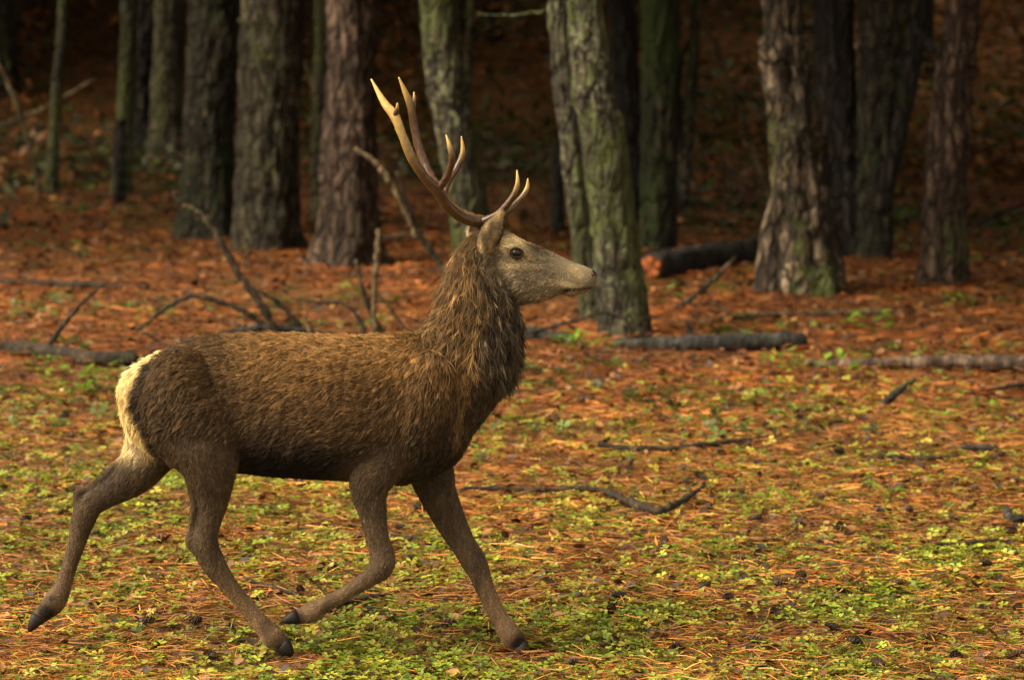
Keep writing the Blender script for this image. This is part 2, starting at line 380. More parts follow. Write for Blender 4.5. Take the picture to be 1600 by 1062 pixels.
# deeper forest: pines on the bank (shared meshes); the unseen ones on the left are added for their shade
deep = []
for i in range(4):
    V, F = trunk_geo([[0, 0, 0], [.05*i-.1, .02, 2], [.06*i-.1, 0, 5]], [.19, .17, .15], 13, 40+i, seg=24, amp=.014)
    deep.append(mesh('trunk', V, F, M_BARK[('dark', 'grey', 'dark', 'ivy')[i]]))
spots = []
q = np.random.default_rng(5)
while len(spots) < 84:
    y = q.uniform(20, 66); x = q.uniform(-1, 1)*(9+y*.42)
    if y < 27 and abs(x) < (y+10)*.205: continue
    if x < -6.0 and y < 25: continue
    if all((x-a)**2+(y-b)**2 > 5.5 for a, b in spots): spots.append((x, y))
while len(spots) < 104:
    y = q.uniform(4, 22); x = q.uniform(7.2, 20)
    if x < (y+10)*.205+1.0: continue
    if all((x-a)**2+(y-b)**2 > 5.0 for a, b in spots): spots.append((x, y))
while len(spots) < 124:  # left pines, mostly out of view, added to shade the bank
    y = q.uniform(25, 44); x = q.uniform(-24, -9)
    if all((x-a)**2+(y-b)**2 > 5.5 for a, b in spots): spots.append((x, y))
for i, (x, y) in enumerate(spots+[(-13, 14.5), (-10.5, 18.5), (-17.5, 16.5)]):  # last three stand unseen on the left, added to part-shade the trunks
    t = empty('pine_tree', (x, y, gz(x, y)-.05), 'dim distant pine trunk deeper in the forest or added out of view for shade', 'tree', 'pines deeper in the forest')
    new_obj('trunk', deep[i % 4], t); s = .8+.5*q.random()
    for nm, me in (('crown', CROWNS[i % 3]), ('limbs', LIMBS[i % 2])):
        c = new_obj(nm, me, t); c.location = (0, 0, 5.2+1.2*q.random()); c.rotation_euler = (0, 0, i*2.4); c.scale = (1.22, 1.22, 1.15)
    t.scale = (s, s, 1)

# ------------------------------------------------------------------ wire fence
fa, fb = gp(187, 319), gp(872, 366)
fence = empty('wire_fence', fa, 'old wire fence on weathered posts running between the pine trunks', 'fence')
fdir = (fb-fa); posts = []
for t_ in (-.62, 0, .5, 1.0, 1.6):
    p = fa+fdir*t_; p[2] = gz(p[0], p[1]); posts.append(p)
for i, p in enumerate(posts):
    C = np.array([p-[0, 0, .3], p+[0, 0, .5], p+[.01, 0, .96], p+[.012, 0, 1.0]])
    V, F = tube(C, [.075, .072, .07, .055], 14); V = V+.006*np.stack([fbm(V[:, 0]*20, V[:, 1]*20, V[:, 2]*4+i)]*3, 1)
    kid(new_obj('post', mesh('post', V, F, M_BARK['dark'])), fence)
M_WIRE, nt, b = mat('galvanised_wire'); b.inputs['Base Color'].default_value = (.06, .06, .055, 1); b.inputs['Metallic'].default_value = .3; b.inputs['Roughness'].default_value = .55
for z in (.15, .3, .45, .6, .75, .93):
    C = catmull([p+[0, -.08, z-(.0 if i % 2 == 0 else .03)] for i, p in enumerate(posts)], 6)
    kid(new_obj('wire', mesh('wire', *tube(C, np.full(len(C), .0022), 5), M_WIRE)), fence)
mbw = MB()
for i in range(len(posts)-1):
    for s in np.arange(0, 1, .02):
        p = posts[i]*(1-s)+posts[i+1]*s+[0, -.08, 0]
        mbw.add(*tube(np.array([p+[0, 0, .05], p+[0, 0, .9]]), [.0014, .0014], 4))
w = kid(new_obj('wire_mesh', mbw.mesh('wire_mesh', M_WIRE)), fence); w['kind'] = 'stuff'

# ------------------------------------------------------------------ fallen wood
def branch(label, pts, w, matname='stick', Y=None, name='fallen_branch', cat='branch', lift=None, twigs=0, rough=.25, seed=0, group=None):
    """pts photo pixels; lying ones follow the ground, raised ones keep the depth of their foot"""
    P = []
    if Y is None:
        for a, c in pts: P.append(gp(a, c))
    else:
        for a, c in pts: P.append(at(a, c, Y))
    P = np.array(P, float); k = (P[:, 1]+10)/FPX/2
    w = np.interp(np.linspace(0, 1, len(P)), np.linspace(0, 1, len(w)), w)*k*(1.0 if Y is None else .8)
    if Y is None: P[:, 2] += w*.9+.024*(P[:, 1] < 8)
    C = catmull(P, 9); r = np.interp(np.linspace(0, 1, len(C)), np.linspace(0, 1, len(w)), w)
    q = np.random.default_rng(seed+len(label))
    lg_ = .3 if cat == 'log' else 1.0
    C = C + q.normal(size=C.shape)*r[:, None]*.18*lg_
    r = r*(1+.12*lg_*q.normal(size=len(r)))
    V, F = tube(C, np.maximum(r, .002), 10); V = V+(np.stack([fbm(V[:, 0]*25, V[:, 1]*25, V[:, 2]*25)]*3, 1))*np.mean(r)*rough
    o = new_obj(name, mesh(name, V, F, M_BARK[matname]))
    for i in range(twigs):
        j = q.integers(2, len(C)-2); d = q.normal(size=3); d[2] = abs(d[2])*.8; d /= np.linalg.norm(d); L = r[j]*(8+8*q.random())
        TP = catmull([C[j], C[j]+d*L*.5+q.normal(size=3)*L*.08, C[j]+d*L], 4)
        new_obj('twig', mesh('twig', *tube(TP, np.linspace(r[j]*.45, r[j]*.12, len(TP)), 6), M_BARK[matname]), o)
    return tag(o, label, cat, group)
B = branch
B('crooked brown branch lying bent into a V shape on the litter', [(722, 772), (830, 776), (932, 776), (985, 798), (1026, 812), (1062, 798), (1100, 768)], (5, 8, 10, 13, 13, 12, 6), 'stick')
B('long thin straight stick lying above the V-shaped branch', [(935, 706), (1040, 712), (1120, 703), (1215, 690)], (9, 9, 8, 5))
B('short twig beneath the stag behind its grounded hind leg', [(385, 916), (430, 930), (472, 942)], (5, 6, 6))
B('thin brown twig beneath the stag beside its lifted front hoof', [(512, 962), (560, 948), (622, 937)], (11, 9, 6), twigs=1)
B('dark fallen branch with smooth bark lying at the foot of stout lichened trunk', [(960, 543), (1010, 546), (1070, 548), (1160, 549), (1258, 544)], (17, 19, 26, 30, 27), 'log', name='fallen_log', cat='log')
B('dark mossy log piece partly hidden behind the stag\'s throat', [(790, 530), (840, 534), (896, 538)], (20, 22, 18), 'log', name='fallen_log', cat='log')
B('long pale pinkish bare pole lying flat on orange litter', [(1258, 573), (1340, 578), (1480, 580), (1640, 586)], (12, 18, 22, 26), 'logpale', name='fallen_log', cat='log')
B('slim grey stick lying between the gnarled tree and the dark fallen branch', [(1095, 506), (1180, 498), (1300, 494), (1420, 490)], (8, 12, 10, 6), 'stickpale')
B('mossy rotten log lying behind the stag\'s cream rump', [(-30, 552), (60, 558), (140, 570), (215, 575)], (22, 24, 24, 20), 'stick', name='fallen_log', cat='log', twigs=2)
B('long thin greenish stick lying on the slope left of the brush pile', [(-20, 442), (70, 448), (170, 451), (245, 454)], (8, 11, 11, 6), 'stick')
B('slanting dead branch propped against the orange-ended log', [(1052, 484), (1090, 458), (1122, 430), (1150, 402)], (8, 13, 11, 6), 'brown', Y=gp(1052, 484)[1])
yb = gp(430, 530)[1]
B('tall curved branch with bleached broken tip rising from the brush pile', [(436, 524), (410, 480), (372, 425), (340, 368), (312, 335), (285, 320), (272, 299)], (16, 14, 13, 13, 12, 11, 7), 'stick', Y=yb)
B('arching branch whose end bends down to the litter beside mossy log', [(425, 520), (385, 488), (340, 470), (300, 463), (265, 478), (225, 508), (186, 546)], (13, 12, 11, 10, 10, 9, 6), 'stick', Y=yb+.1)
B('dark straight branch crossing the foot of the tall curved branch', [(482, 528), (455, 494), (425, 466), (395, 449)], (13, 11, 9, 5), 'stick', Y=yb+.15)
B('dark low bough lying just over the stag\'s back', [(335, 524), (380, 516), (440, 513), (520, 522)], (9, 14, 14, 10), 'log', Y=yb+.05)
B('small bent twig poking up beside the stag\'s tail base', [(262, 546), (240, 528), (222, 518)], (8, 6, 4), 'stick', Y=yb-.3)
yc = gp(590, 525)[1]
B('pale upright stake standing in front of the brown flared pine', [(584, 530), (585, 470), (588, 410), (592, 358)], (11, 10, 11, 10), 'stickpale', Y=yc)
B('dark leaning stick crossing the foot of the pale stake', [(603, 530), (580, 488), (565, 448), (556, 405)], (12, 10, 9, 6), 'stick', Y=yc+.05)
B('long orange-brown bare branch slanting up in front of flared pine', [(650, 372), (635, 332), (612, 290), (590, 258), (555, 231)], (7, 11, 12, 11, 7), 'stickpale', Y=yc+1.2)
B('dark forked branch sloping down to the stag\'s nape', [(718, 448), (690, 415), (668, 385), (655, 365), (640, 330), (620, 268)], (14, 14, 13, 11, 9, 5), 'stick', Y=yc+1.25)
B('thin dark twig stretching sideways from the forked branch', [(662, 374), (638, 366), (600, 371), (585, 360)], (8, 7, 6, 3), 'stick', Y=yc+1.3)
B('thin wiry twig bending over the stag\'s back beside the pale stake', [(572, 524), (556, 490), (532, 474), (500, 473), (462, 466)], (9, 8, 7, 6, 4), 'stick', Y=yc-.2)
B('thin stick leaning right beside the pale stake', [(640, 528), (618, 492), (590, 458)], (7, 6, 4), 'stick', Y=yc+.3)
B('short pale stub standing before the broad fissured pine', [(388, 420), (385, 395), (380, 368)], (9, 8, 7), 'stickpale', Y=gp(388, 420)[1])
B('small pale forked stick beside the dark straight branch', [(490, 532), (482, 512), (474, 492)], (8, 6, 4), 'stickpale', Y=yc-.4)
B('thin dark twig arching from the stag\'s throat to stout trunk', [(826, 520), (870, 508), (910, 497), (945, 488), (985, 505), (1035, 538)], (6, 7, 7, 7, 6, 4), 'stick', Y=gp(900, 535)[1])
B('short grey stick lying before the stag\'s throat', [(826, 508), (850, 516), (895, 530)], (7, 9, 6), 'stickpale', Y=gp(850, 532)[1])
B('black crooked stub poking out of the litter below the pinkish pole', [(1374, 640), (1390, 622), (1405, 610), (1428, 592)], (14, 16, 14, 8), 'log', Y=gp(1376, 642)[1])
B('long dark straight stick lying below the end of the pinkish pole', [(1505, 624), (1560, 615), (1640, 606)], (4, 6, 7), 'stick')
B('short dark chunk of bark lying on the orange litter', [(1500, 709), (1530, 711), (1562, 711)], (8, 11, 8), 'log')
B('crooked stick lying near the dark chunk of bark', [(1350, 726), (1410, 724), (1450, 726), (1500, 722)], (6, 7, 8, 5), 'stick')
B('black hooked root stub poking from the ground among pine cones', [(1572, 806), (1576, 820), (1592, 824), (1625, 820)], (9, 12, 12, 10), 'log')
B('slender curved stem lying among greenery below the V-shaped branch', [(1150, 848), (1200, 852), (1235, 842), (1256, 812)], (5, 4, 4, 3), 'stickpale')
B('thin dark stick half sunk in greenery under the hooked root stub', [(1460, 860), (1510, 860), (1560, 852)], (5, 6, 4), 'stick')
B('small upright stub standing before the dark fallen branch', [(1080, 528), (1078, 516), (1074, 504)], (10, 10, 7), 'log', Y=gp(1080, 528)[1])
B('thin dark branch hanging low behind the reddish pine', [(1530, 350), (1570, 330), (1620, 312)], (8, 6, 4), 'dark', Y=gp(1530, 372)[1])
# leaning dead poles of the deeper wood
B('long grey-green dead pole leaning against the gnarled pale-barked tree', [(1095, 15), (1128, 105), (1160, 190), (1194, 282), (1205, 330)], (13, 13, 13, 13, 13), 'stickpale', Y=gp(1205, 332)[1], cat='dead pole', name='dead_pole')
B('pale dead pole leaning at the left of the slender sapling', [(64, 306), (48, 240), (28, 165), (-6, 90)], (11, 10, 10, 8), 'stickpale', Y=gp(64, 306)[1], cat='dead pole', name='dead_pole')
B('pale dead bough slanting up behind the slender sapling', [(-10, 200), (50, 178), (105, 150), (150, 122)], (9, 8, 9, 4), 'stickpale', Y=gp(60, 290)[1], cat='dead pole', name='dead_pole')
B('short pale dead limb hanging between fissured pine and olive trunk', [(492, 145), (482, 115), (473, 85)], (7, 9, 5), 'stickpale', Y=gp(495, 340)[1], cat='dead pole', name='dead_pole')
# sawn log with fresh orange end
la, lb = gp(1018, 437), gp(1190, 408)
la[2] += .105; lb[2] += .115; lb[1] += .25
log = empty('sawn_log', (la[0], la[1], gz(la[0], la[1])), 'thick blackened log with freshly sawn orange end before dark trunks', 'log')
C = catmull([la, la*.66+lb*.34+[0, 0, .01], la*.33+lb*.67, lb], 8)
V, F = tube(C, np.full(len(C), .118)+.006*rng.normal(size=len(C)), 28, cap=True); V = V+.022*np.stack([fbm(V[:, 0]*12+k_, V[:, 1]*12, V[:, 2]*12) for k_ in (0, 5, 9)], 1)
kid(new_obj('bark', mesh('bark', V, F, M_BARK['log'])), log)
M_SAWN, nt, b = mat('sawn_wood'); p = geo_pos(nt); f = tex(nt, p, 14, 6, .7)
nt.links.new(ramp(nt, f, [(.42, (.09, .026, .008)), (.55, (.28, .072, .013)), (.75, (.38, .13, .03))]), b.inputs['Base Color']); b.inputs['Roughness'].default_value = .7
dl = (lb-la)/np.linalg.norm(lb-la); e = la - dl*.012; sd = np.array([-.05, -.5, 0])
nrm = -dl + np.array([-.0, -.28, .03]); nrm /= np.linalg.norm(nrm)
V, F = tube(np.array([la+nrm*-.05, la+nrm*.055, la+nrm*.058]), [.104, .096, .088], 26)
V = V+.018*np.stack([fbm(V[:, 0]*25, V[:, 1]*25, V[:, 2]*25)]*3, 1)
kid(new_obj('sawn_end', mesh('sawn_end', V, F, M_SAWN)), log)['label'] = 'freshly sawn orange end'

# ------------------------------------------------------------------ litter and ground cover
def scatter(name, TV, TF, pos, yaw, tilt, roll, scl, cols, material, label, tcol=None):
    """many copies of a small template joined into one uncountable mass"""
    TV = np.asarray(TV, float); TF = np.asarray(TF); M, N = len(pos), len(TV)
    cy, sy, ct, st, cr, sr = np.cos(yaw), np.sin(yaw), np.cos(tilt), np.sin(tilt), np.cos(roll), np.sin(roll)
    S = np.asarray(scl); S = np.stack([S]*3, 1) if S.ndim == 1 else S
    X = TV[None, :, 0]*S[:, :1]; Y = TV[None, :, 1]*S[:, 1:2]; Z = TV[None, :, 2]*S[:, 2:3]
    Y, Z = Y*cr[:, None]-Z*sr[:, None], Y*sr[:, None]+Z*cr[:, None]
    X, Z = X*ct[:, None]-Z*st[:, None], X*st[:, None]+Z*ct[:, None]
    X, Y = X*cy[:, None]-Y*sy[:, None], X*sy[:, None]+Y*cy[:, None]
    V = np.stack([X, Y, Z], 2)+pos[:, None, :]
    F = (TF[None]+(np.arange(M)*N)[:, None, None]).reshape(-1, 3)
    C = np.repeat(cols[:, None, :], N, 1)
    if tcol is not None: C = C*np.asarray(tcol)[None, :, None]
    o = new_obj(name, mesh(name, V.reshape(-1, 3), F, material, True, C.reshape(-1, 3)))
    o['kind'] = 'stuff'; o['label'] = label; return o
def spread(n, y0, y1, power=1.6, seed=0, margin=1.85):
    """points over the floor the camera can see (and a margin beside it), thinning with distance"""
    q = np.random.default_rng(seed)
    d0, d1 = y0+10, y1+10
    u = q.random(n); e = 2-power
    d = (d0**e+u*(d1**e-d0**e))**(1/e)
    x = (q.random(n)*2-1)*d*.1905*margin
    return x, d-10
def grow(x, y): return np.stack([x, y, ground_z(x, y)], 1)
def green_mask(x, y):
    big = fbm(x*.55+3, y*.55, 2.2, 2); m = .5+.5*np.clip(big*1.1, -1, 1)
    near = 1-sstep(2.0, 8.5, y)
    side = sstep(2.2, -1.2, x)*.18
    f = .5+.5*noise3(x*3.2, y*3.2, 4.4)
    return np.clip(near*(.42+side*1.4+.95*(m-.40))*(.1+1.7*f*f+.5*f), 0, 1)
def clear_hoof(x, y):
    return (((x+.82)/.13)**2+((y+.16)/.12)**2 > 1)*(((x-.06)/.13)**2+((y+.03)/.12)**2 > 1)
def pick(cols, n, q, v=.3):
    c = np.array(cols)[q.integers(0, len(cols), n)]; return c*np.exp(q.normal(size=(n, 1))*v)
q = np.random.default_rng(21)
# fallen pine needles
NV = [(-.5, -.5, 0), (-.5, .5, 0), (0, -.6, .05), (0, .6, .05), (.5, -.25, 0), (.5, .25, 0)]; NF = [(0, 2, 3), (0, 3, 1), (2, 4, 5), (2, 5, 3)]
for (n, y0, y1, ln, wd, sd, pw) in ((230000, -1.8, 6.0, .105, .0030, 1, 1.3), (150000, 6.0, 25, .15, .0050, 2, 1.0)):
    x, y = spread(n, y0, y1, pw, sd); gm = green_mask(x, y); k = q.random(n) > np.clip(gm*.8+.55*sstep(.15, .6, fbm(x*2.2, y*2.2, 9.4, 2)), 0, .95); x, y = x[k], y[k]; n = len(x)
    pos = grow(x, y); pos[:, 2] += q.random(n)**2*.040+.002
    pal = [(.34, .125, .022), (.42, .17, .035), (.26, .085, .018), (.50, .25, .06), (.16, .055, .015), (.38, .13, .02), (.10, .04, .014)]
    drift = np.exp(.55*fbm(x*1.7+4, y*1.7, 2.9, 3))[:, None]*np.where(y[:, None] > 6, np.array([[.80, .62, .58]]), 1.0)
    L = ln*(.5+.8*q.random(n)); S = np.stack([L, np.full(n, wd)*(.7+.6*q.random(n)), L*q.normal(size=n)*1.2], 1)
    yaw = q.normal(size=n)*.75 + np.where(q.random(n) < .3, q.random(n)*6.28, 0)
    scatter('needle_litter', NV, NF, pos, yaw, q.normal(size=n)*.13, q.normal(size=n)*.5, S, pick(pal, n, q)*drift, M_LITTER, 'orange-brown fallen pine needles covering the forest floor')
# brown dead leaves, bark flakes
DV = [(-.5, 0, 0), (-.15, -.3, .08), (.2, -.26, .1), (.5, 0, .02), (.2, .26, .12), (-.15, .3, .06), (0, 0, 0)]; DF = [(6, i, (i+1) % 6) for i in range(6)]
n = 34000; x, y = spread(n, -1.5, 24, 1.25, 3)
pos = grow(x, y); pos[:, 2] += .012+.018*q.random(n)
sc = (.024+.042*q.random(n)**2)*(1+.045*np.maximum(y, 0))
scatter('dead_leaves', DV, DF, pos, q.random(n)*6.28, q.normal(size=n)*.35, q.normal(size=n)*.35, sc,
        pick([(.055, .026, .013), (.03, .017, .011), (.11, .05, .022), (.16, .07, .025), (.025, .018, .014), (.24, .11, .035)], n, q), M_LITTER, 'small brown dead leaves and bark flakes in the litter')
n = 420; x, y = spread(n, -1.2, 20, 1.3, 31); pos = grow(x, y); pos[:, 2] += .02
scatter('yellow_leaves', DV, DF, pos, q.random(n)*6.28, q.normal(size=n)*.4, q.normal(size=n)*.4, (.03+.03*q.random(n))*(1+.03*np.maximum(y, 0)),
        pick([(.55, .40, .14), (.50, .33, .12), (.42, .40, .16)], n, q, .15), M_LEAF, 'pale yellow fallen leaves dotted over the litter')
# trefoil ground cover
TV, TF, TC = [], [], []
for i in range(3):
    a = i*2.094; ca, sa = math.cos(a), math.sin(a); b0_ = len(TV)
    for (u, v, w) in ((0, 0, .9), (.55, -.42, 1.02), (1.0, -.3, .95), (.82, 0, .88), (1.0, .3, .95), (.55, .42, 1.02)):
        TV.append((u*ca-v*sa, u*sa+v*ca, w)); TC.append(.85 if v == 0 else 1.1)
    TF += [(b0_, b0_+1, b0_+3), (b0_+1, b0_+2, b0_+3), (b0_, b0_+3, b0_+5), (b0_+3, b0_+4, b0_+5)]
b0_ = len(TV); TV += [(-.03, 0, 0), (.03, 0, 0), (0, 0, .9)]; TC += [.6, .6, .6]; TF += [(b0_, b0_+1, b0_+2)]
n = 150000; x, y = spread(n, -1.8, 8.5, 1.3, 4); gm = green_mask(x, y); k = (q.random(n) < gm*1.0)*clear_hoof(x, y); x, y = x[k], y[k]; n = len(x)
pos = grow(x, y)
scatter('trefoil_cover', TV, TF, pos, q.random(n)*6.28, q.normal(size=n)*.3, q.normal(size=n)*.3, (.010+.022*q.random(n)**1.8)*(1+.03*np.maximum(y, 0)),
        pick([(.24, .31, .028), (.33, .37, .035), (.17, .24, .024), (.42, .40, .06), (.10, .16, .02), (.33, .44, .06), (.38, .34, .04)], n, q, .25), M_LEAF, 'bright green trefoil ground cover in the foreground', TC)
# scattered greens farther off
n = 12000; x, y = spread(n, 5, 26, 1.2, 5); k = fbm(x*.8, y*.8, 7.1, 2) > .12; x, y = x[k], y[k]; n = len(x)
pos = grow(x, y)
scatter('far_greens', TV, TF, pos, q.random(n)*6.28, q.normal(size=n)*.4, q.normal(size=n)*.4, .022+.035*q.random(n),
        pick([(.06, .10, .02), (.10, .15, .025), (.04, .07, .018), (.15, .19, .03)], n, q, .3), M_LEAF, 'sparse low green seedlings between the needles', TC)
# grass
GVt = [(-.5, 0, 0), (.5, 0, 0), (-.4, .12, .45), (.4, .12, .45), (-.22, .4, .8), (.22, .4, .8), (0, .85, .95)]; GF = [(0, 1, 3), (0, 3, 2), (2, 3, 5), (2, 5, 4), (4, 5, 6)]
n = 75000; x, y = spread(n, -1.8, 7.5, 1.2, 6); gm = green_mask(x, y)
tuft = np.exp(-(((x+.35)/.55)**2+((y-.25)/.5)**2)); k = (q.random(n) < np.clip(gm*.55+tuft*.9, 0, 1))*clear_hoof(x, y); x, y = x[k], y[k]; n = len(x)
L = .035+.05*q.random(n); pos = grow(x, y)
scatter('grass', GVt, GF, pos, q.random(n)*6.28, q.normal(size=n)*.4, q.normal(size=n)*.4-.5, np.stack([.003+.002*q.random(n), L*1.2, L*.8], 1),
        pick([(.24, .26, .03), (.32, .26, .05), (.16, .19, .025), (.40, .28, .06), (.30, .17, .04)], n, q, .25), M_LEAF, 'short yellow-green grass growing through the litter')
# bracken and undergrowth on the bank
BV = [(0, 0, 0), (.35, -.22, .12), (.45, .2, .1), (1, 0, -.12)]; BF = [(0, 1, 2), (1, 3, 2)]
n = 135000; y = 19+56*q.random(n)**1.3; x = (q.random(n)*2-1)*(y+10)*.34
den = sstep(-.25, .45, fbm(x*.35, y*.35, 6.6, 3)+.55*sstep(22, 27, y)); k = q.random(n) < den; x, y = x[k], y[k]; n = len(x)
pos = grow(x, y); pos[:, 2] += .85*q.random(n)**1.6*sstep(20, 30, y)
tone = sstep(-.25, .35, fbm(x*.4+9, y*.4, 3.1, 2))[:, None]
cb = pick([(.16, .062, .018), (.22, .09, .024), (.09, .036, .013), (.28, .125, .035)], n, q); cg = pick([(.05, .07, .016), (.08, .095, .02), (.035, .05, .014)], n, q)
scatter('bracken', BV, BF, pos, q.random(n)*6.28, q.normal(size=n)*.5, q.normal(size=n)*.6, .10+.20*q.random(n), np.where(q.random((n, 1)) < .25+.5*tone, cb, cg), M_LEAF, 'dying orange and green bracken covering the bank between trunks')

# leafy seedlings that show singly
def seedling_mesh(seed, nl=22):
    q = np.random.default_rng(seed); mb = MB()
    for i in range(4):
        a = q.random()*6.283; tip = np.array([math.cos(a)*.3, math.sin(a)*.3, .55+.4*q.random()])
        C = catmull([[0, 0, -.05], tip*.5+[0, 0, .1], tip], 4); mb.add(*tube(C, np.linspace(.012, .005, len(C)), 5), (.10, .12, .03))
    for i in range(nl):
        a = q.random()*6.283; r = .12+.42*q.random(); c = np.array([math.cos(a)*r, math.sin(a)*r, .15+.7*q.random()])
        d = np.array([math.cos(a), math.sin(a), q.normal()*.35]); s = np.cross(d, [0, 0, 1]); L = .22+.16*q.random()
        col = np.array([.19, .32, .035])*(.6+.7*q.random())
        mb.add([c, c+d*L*.5+s*L*.3+[0, 0, .03], c+d*L, c+d*L*.5-s*L*.3+[0, 0, .03], c+d*L*.5-[0, 0, .02]], [(0, 1, 4), (1, 2, 4), (2, 3, 4), (3, 0, 4)], col)
    return mb.mesh('seedling', M_LEAF, True)
SEED = [seedling_mesh(60+i) for i in range(4)]
for i, (px, py, s, lab) in enumerate([
 (1212, 585, 34, 'bright green seedling by the tip of the dark fallen branch'),
 (1235, 578, 26, 'small lime seedling touching the end of the pinkish pole'),
 (905, 550, 34, 'bright green seedling at the foot of stout lichened trunk'),
 (945, 550, 22, 'low green seedling beside the start of dark fallen branch'),
 (880, 548, 24, 'small green seedling before the dark mossy log piece'),
 (1310, 590, 40, 'dark green low clump leaning on the pinkish pole'),
 (1362, 524, 40, 'dull green clump lying in the open litter above the pinkish pole'),
 (1498, 482, 26, 'green seedling below the foot of reddish pine'),
 (1130, 465, 20, 'small green seedling under the orange-ended log'),
 (1460, 668, 26, 'green tuft in orange litter below the long dark straight stick'),
 (1545, 645, 24, 'dark green tuft next to the long dark straight stick'),
 (1390, 790, 30, 'grey-green tuft in orange litter among pine cones'),
 (75, 585, 28, 'bright green seedling before the mossy rotten log'),
 (115, 615, 44, 'bluish green leafy clump before the mossy rotten log'),
 (155, 618, 40, 'bushy green clump right behind the stag\'s rump'),
 (590, 516, 22, 'lime green seedling at the foot of the pale stake'),
 (755, 728, 26, 'dark green tuft in the litter before the stag\'s chest'),
 (405, 822, 26, 'dark green tuft seen under the stag\'s belly'),
]):
    b_ = gp(px, py); o = new_obj('seedling', SEED[i % 4]); o.location = b_
    k = s*(b_[1]+10)/FPX; o.scale = (k*1.6, k*1.6, k*1.25); o.rotation_euler = (0, 0, i*1.3)
    tag(o, lab, 'plant', 'leafy seedlings on the forest floor')

# pine cones
def cone_mesh(seed):
    mb = MB(); q = np.random.default_rng(seed)
    C = np.array([[-.5, 0, 0], [-.3, 0, 0], [0, 0, 0], [.3, 0, 0], [.5, 0, 0]]); mb.add(*tube(C, [.10, .22, .24, .15, .04], 8), (.022, .013, .008))
    for i in range(44):
        t = i/43; a = i*2.39996; xx = -.45+.9*t; r = .30*math.sin(math.pi*(.18+.72*t))**.8
        d = np.array([.35, math.cos(a), math.sin(a)]); d /= np.linalg.norm(d); s = np.cross(d, [1, 0, 0]); s /= np.linalg.norm(s)
        c = np.array([xx, 0, 0]); w = .10+.03*q.random(); L = r+.07
        col = np.array([.075, .042, .022])*(.5+q.random())
        mb.add([c+d*r*.3, c+d*L*.8+s*w, c+d*L+[.04, 0, 0], c+d*L*.8-s*w], [(0, 1, 2), (0, 2, 3)], col)
    return mb.mesh('pine_cone', M_LITTER, False)
CONES = [cone_mesh(80+i) for i in range(3)]
fixed = [(1095, 752), (1075, 760), (1158, 782), (1105, 803), (1120, 747), (1180, 820), (1355, 768), (1405, 770), (1375, 808), (1420, 806), (1312, 832), (1325, 842), (1520, 772), (1560, 720), (1440, 735), (1400, 730), (1155, 882), (1130, 892), (1050, 915), (1098, 928), (1220, 920), (1185, 875), (1250, 826), (1280, 785), (1590, 960), (1210, 965), (990, 785), (945, 805), (870, 660), (985, 730), (1350, 660), (1130, 690), (1580, 660), (1250, 660), (800, 700), (640, 880), (700, 985), (520, 890), (250, 850), (330, 1035), (160, 900), (60, 1000), (40, 820), (20, 740), (110, 690), (230, 980), (560, 845), (860, 870), (905, 940), (960, 1010), (1060, 1020), (1180, 1010), (1300, 990), (1450, 1005), (1540, 890)]
q = np.random.default_rng(91)
rest = [(q.uniform(0, 1600), q.uniform(570, 1060)) for _ in range(60)]
for i, (px, py) in enumerate(fixed+rest):
    b_ = gp(px, py)
    if not clear_hoof(b_[0], b_[1]) or abs(px-455) < 60 and py > 960 or abs(px-825) < 50 and py > 960 or abs(px-60) < 40 and py > 930: continue
    o = new_obj('pine_cone', CONES[i % 3]); s = .046+.024*q.random()
    o.location = b_+[0, 0, s*.30+.012]; o.scale = (s, s, s); o.rotation_euler = (q.random()*6, q.normal()*.3, q.random()*6.28)
    tag(o, 'small dark brown pine cone lying in the orange needle litter', 'pine cone', 'pine cones scattered over the litter')

# ------------------------------------------------------------------ the stag
stag = empty('stag', gp(500, 1030), 'brown stag with branched antlers and cream rump trotting across the litter', 'deer')
def P3(px, py, Y=0.0): return at(px, py, Y)
parts = MB()
SK = {}                                   # part -> centre line points with radius, for combing and colouring
def section_loft(key, rows, n=5, seg=28, exp=2.3, yc=0.0):
    """rows: (top/back px, bottom/front px, half width m [, Y centre]); closed superellipse sections"""
    A = np.array([[*P3(*r[0], r[3] if len(r) > 3 else yc), *P3(*r[1], r[3] if len(r) > 3 else yc), r[2]] for r in rows])
    A = catmull(A, n); V = []; th = np.arange(seg)*2*math.pi/seg
    for r in A:
        c = (r[0:3]+r[3:6])/2; h = (r[0:3]-r[3:6])/2
        ca, sa = np.cos(th), np.sin(th)
        e1 = np.sign(ca)*np.abs(ca)**(2/exp); e2 = np.sign(sa)*np.abs(sa)**(2/exp)
        V.append(c+np.outer(e1, h)+np.outer(e2, [0, max(r[6], .004), 0]))
    m = len(A); V = np.vstack(V); F = []
    for i in range(m-1):
        for j in range(seg):
            k = (j+1) % seg; a, b, c, d = i*seg+j, i*seg+k, (i+1)*seg+k, (i+1)*seg+j; F += [(a, b, c), (a, c, d)]
    c0 = len(V); V = np.vstack([V, V[:seg].mean(0), V[-seg:].mean(0)])
    for j in range(seg):
        k = (j+1) % seg; F.append((c0, k, j)); F.append((c0+1, (m-1)*seg+j, (m-1)*seg+k))
    parts.add(V, F)
    SK[key] = [((r[0:3]+r[3:6])/2, np.linalg.norm(r[0:3]-r[3:6])/2) for r in A]
def leg(key, rows, n=4, seg=18):
    """rows: (px, py, width px, depth Y, depth ratio)"""
    C = np.array([[*P3(r[0], r[1], r[3]), r[2]/2/420, r[2]/2/420*r[4]] for r in rows]); C = catmull(C, n)
    V, F = tube(C[:, :3], np.maximum(C[:, 3:5], .006), seg, side=(0, 1, 0)); parts.add(V, F)
    SK[key] = [(c[:3], c[3]) for c in C]
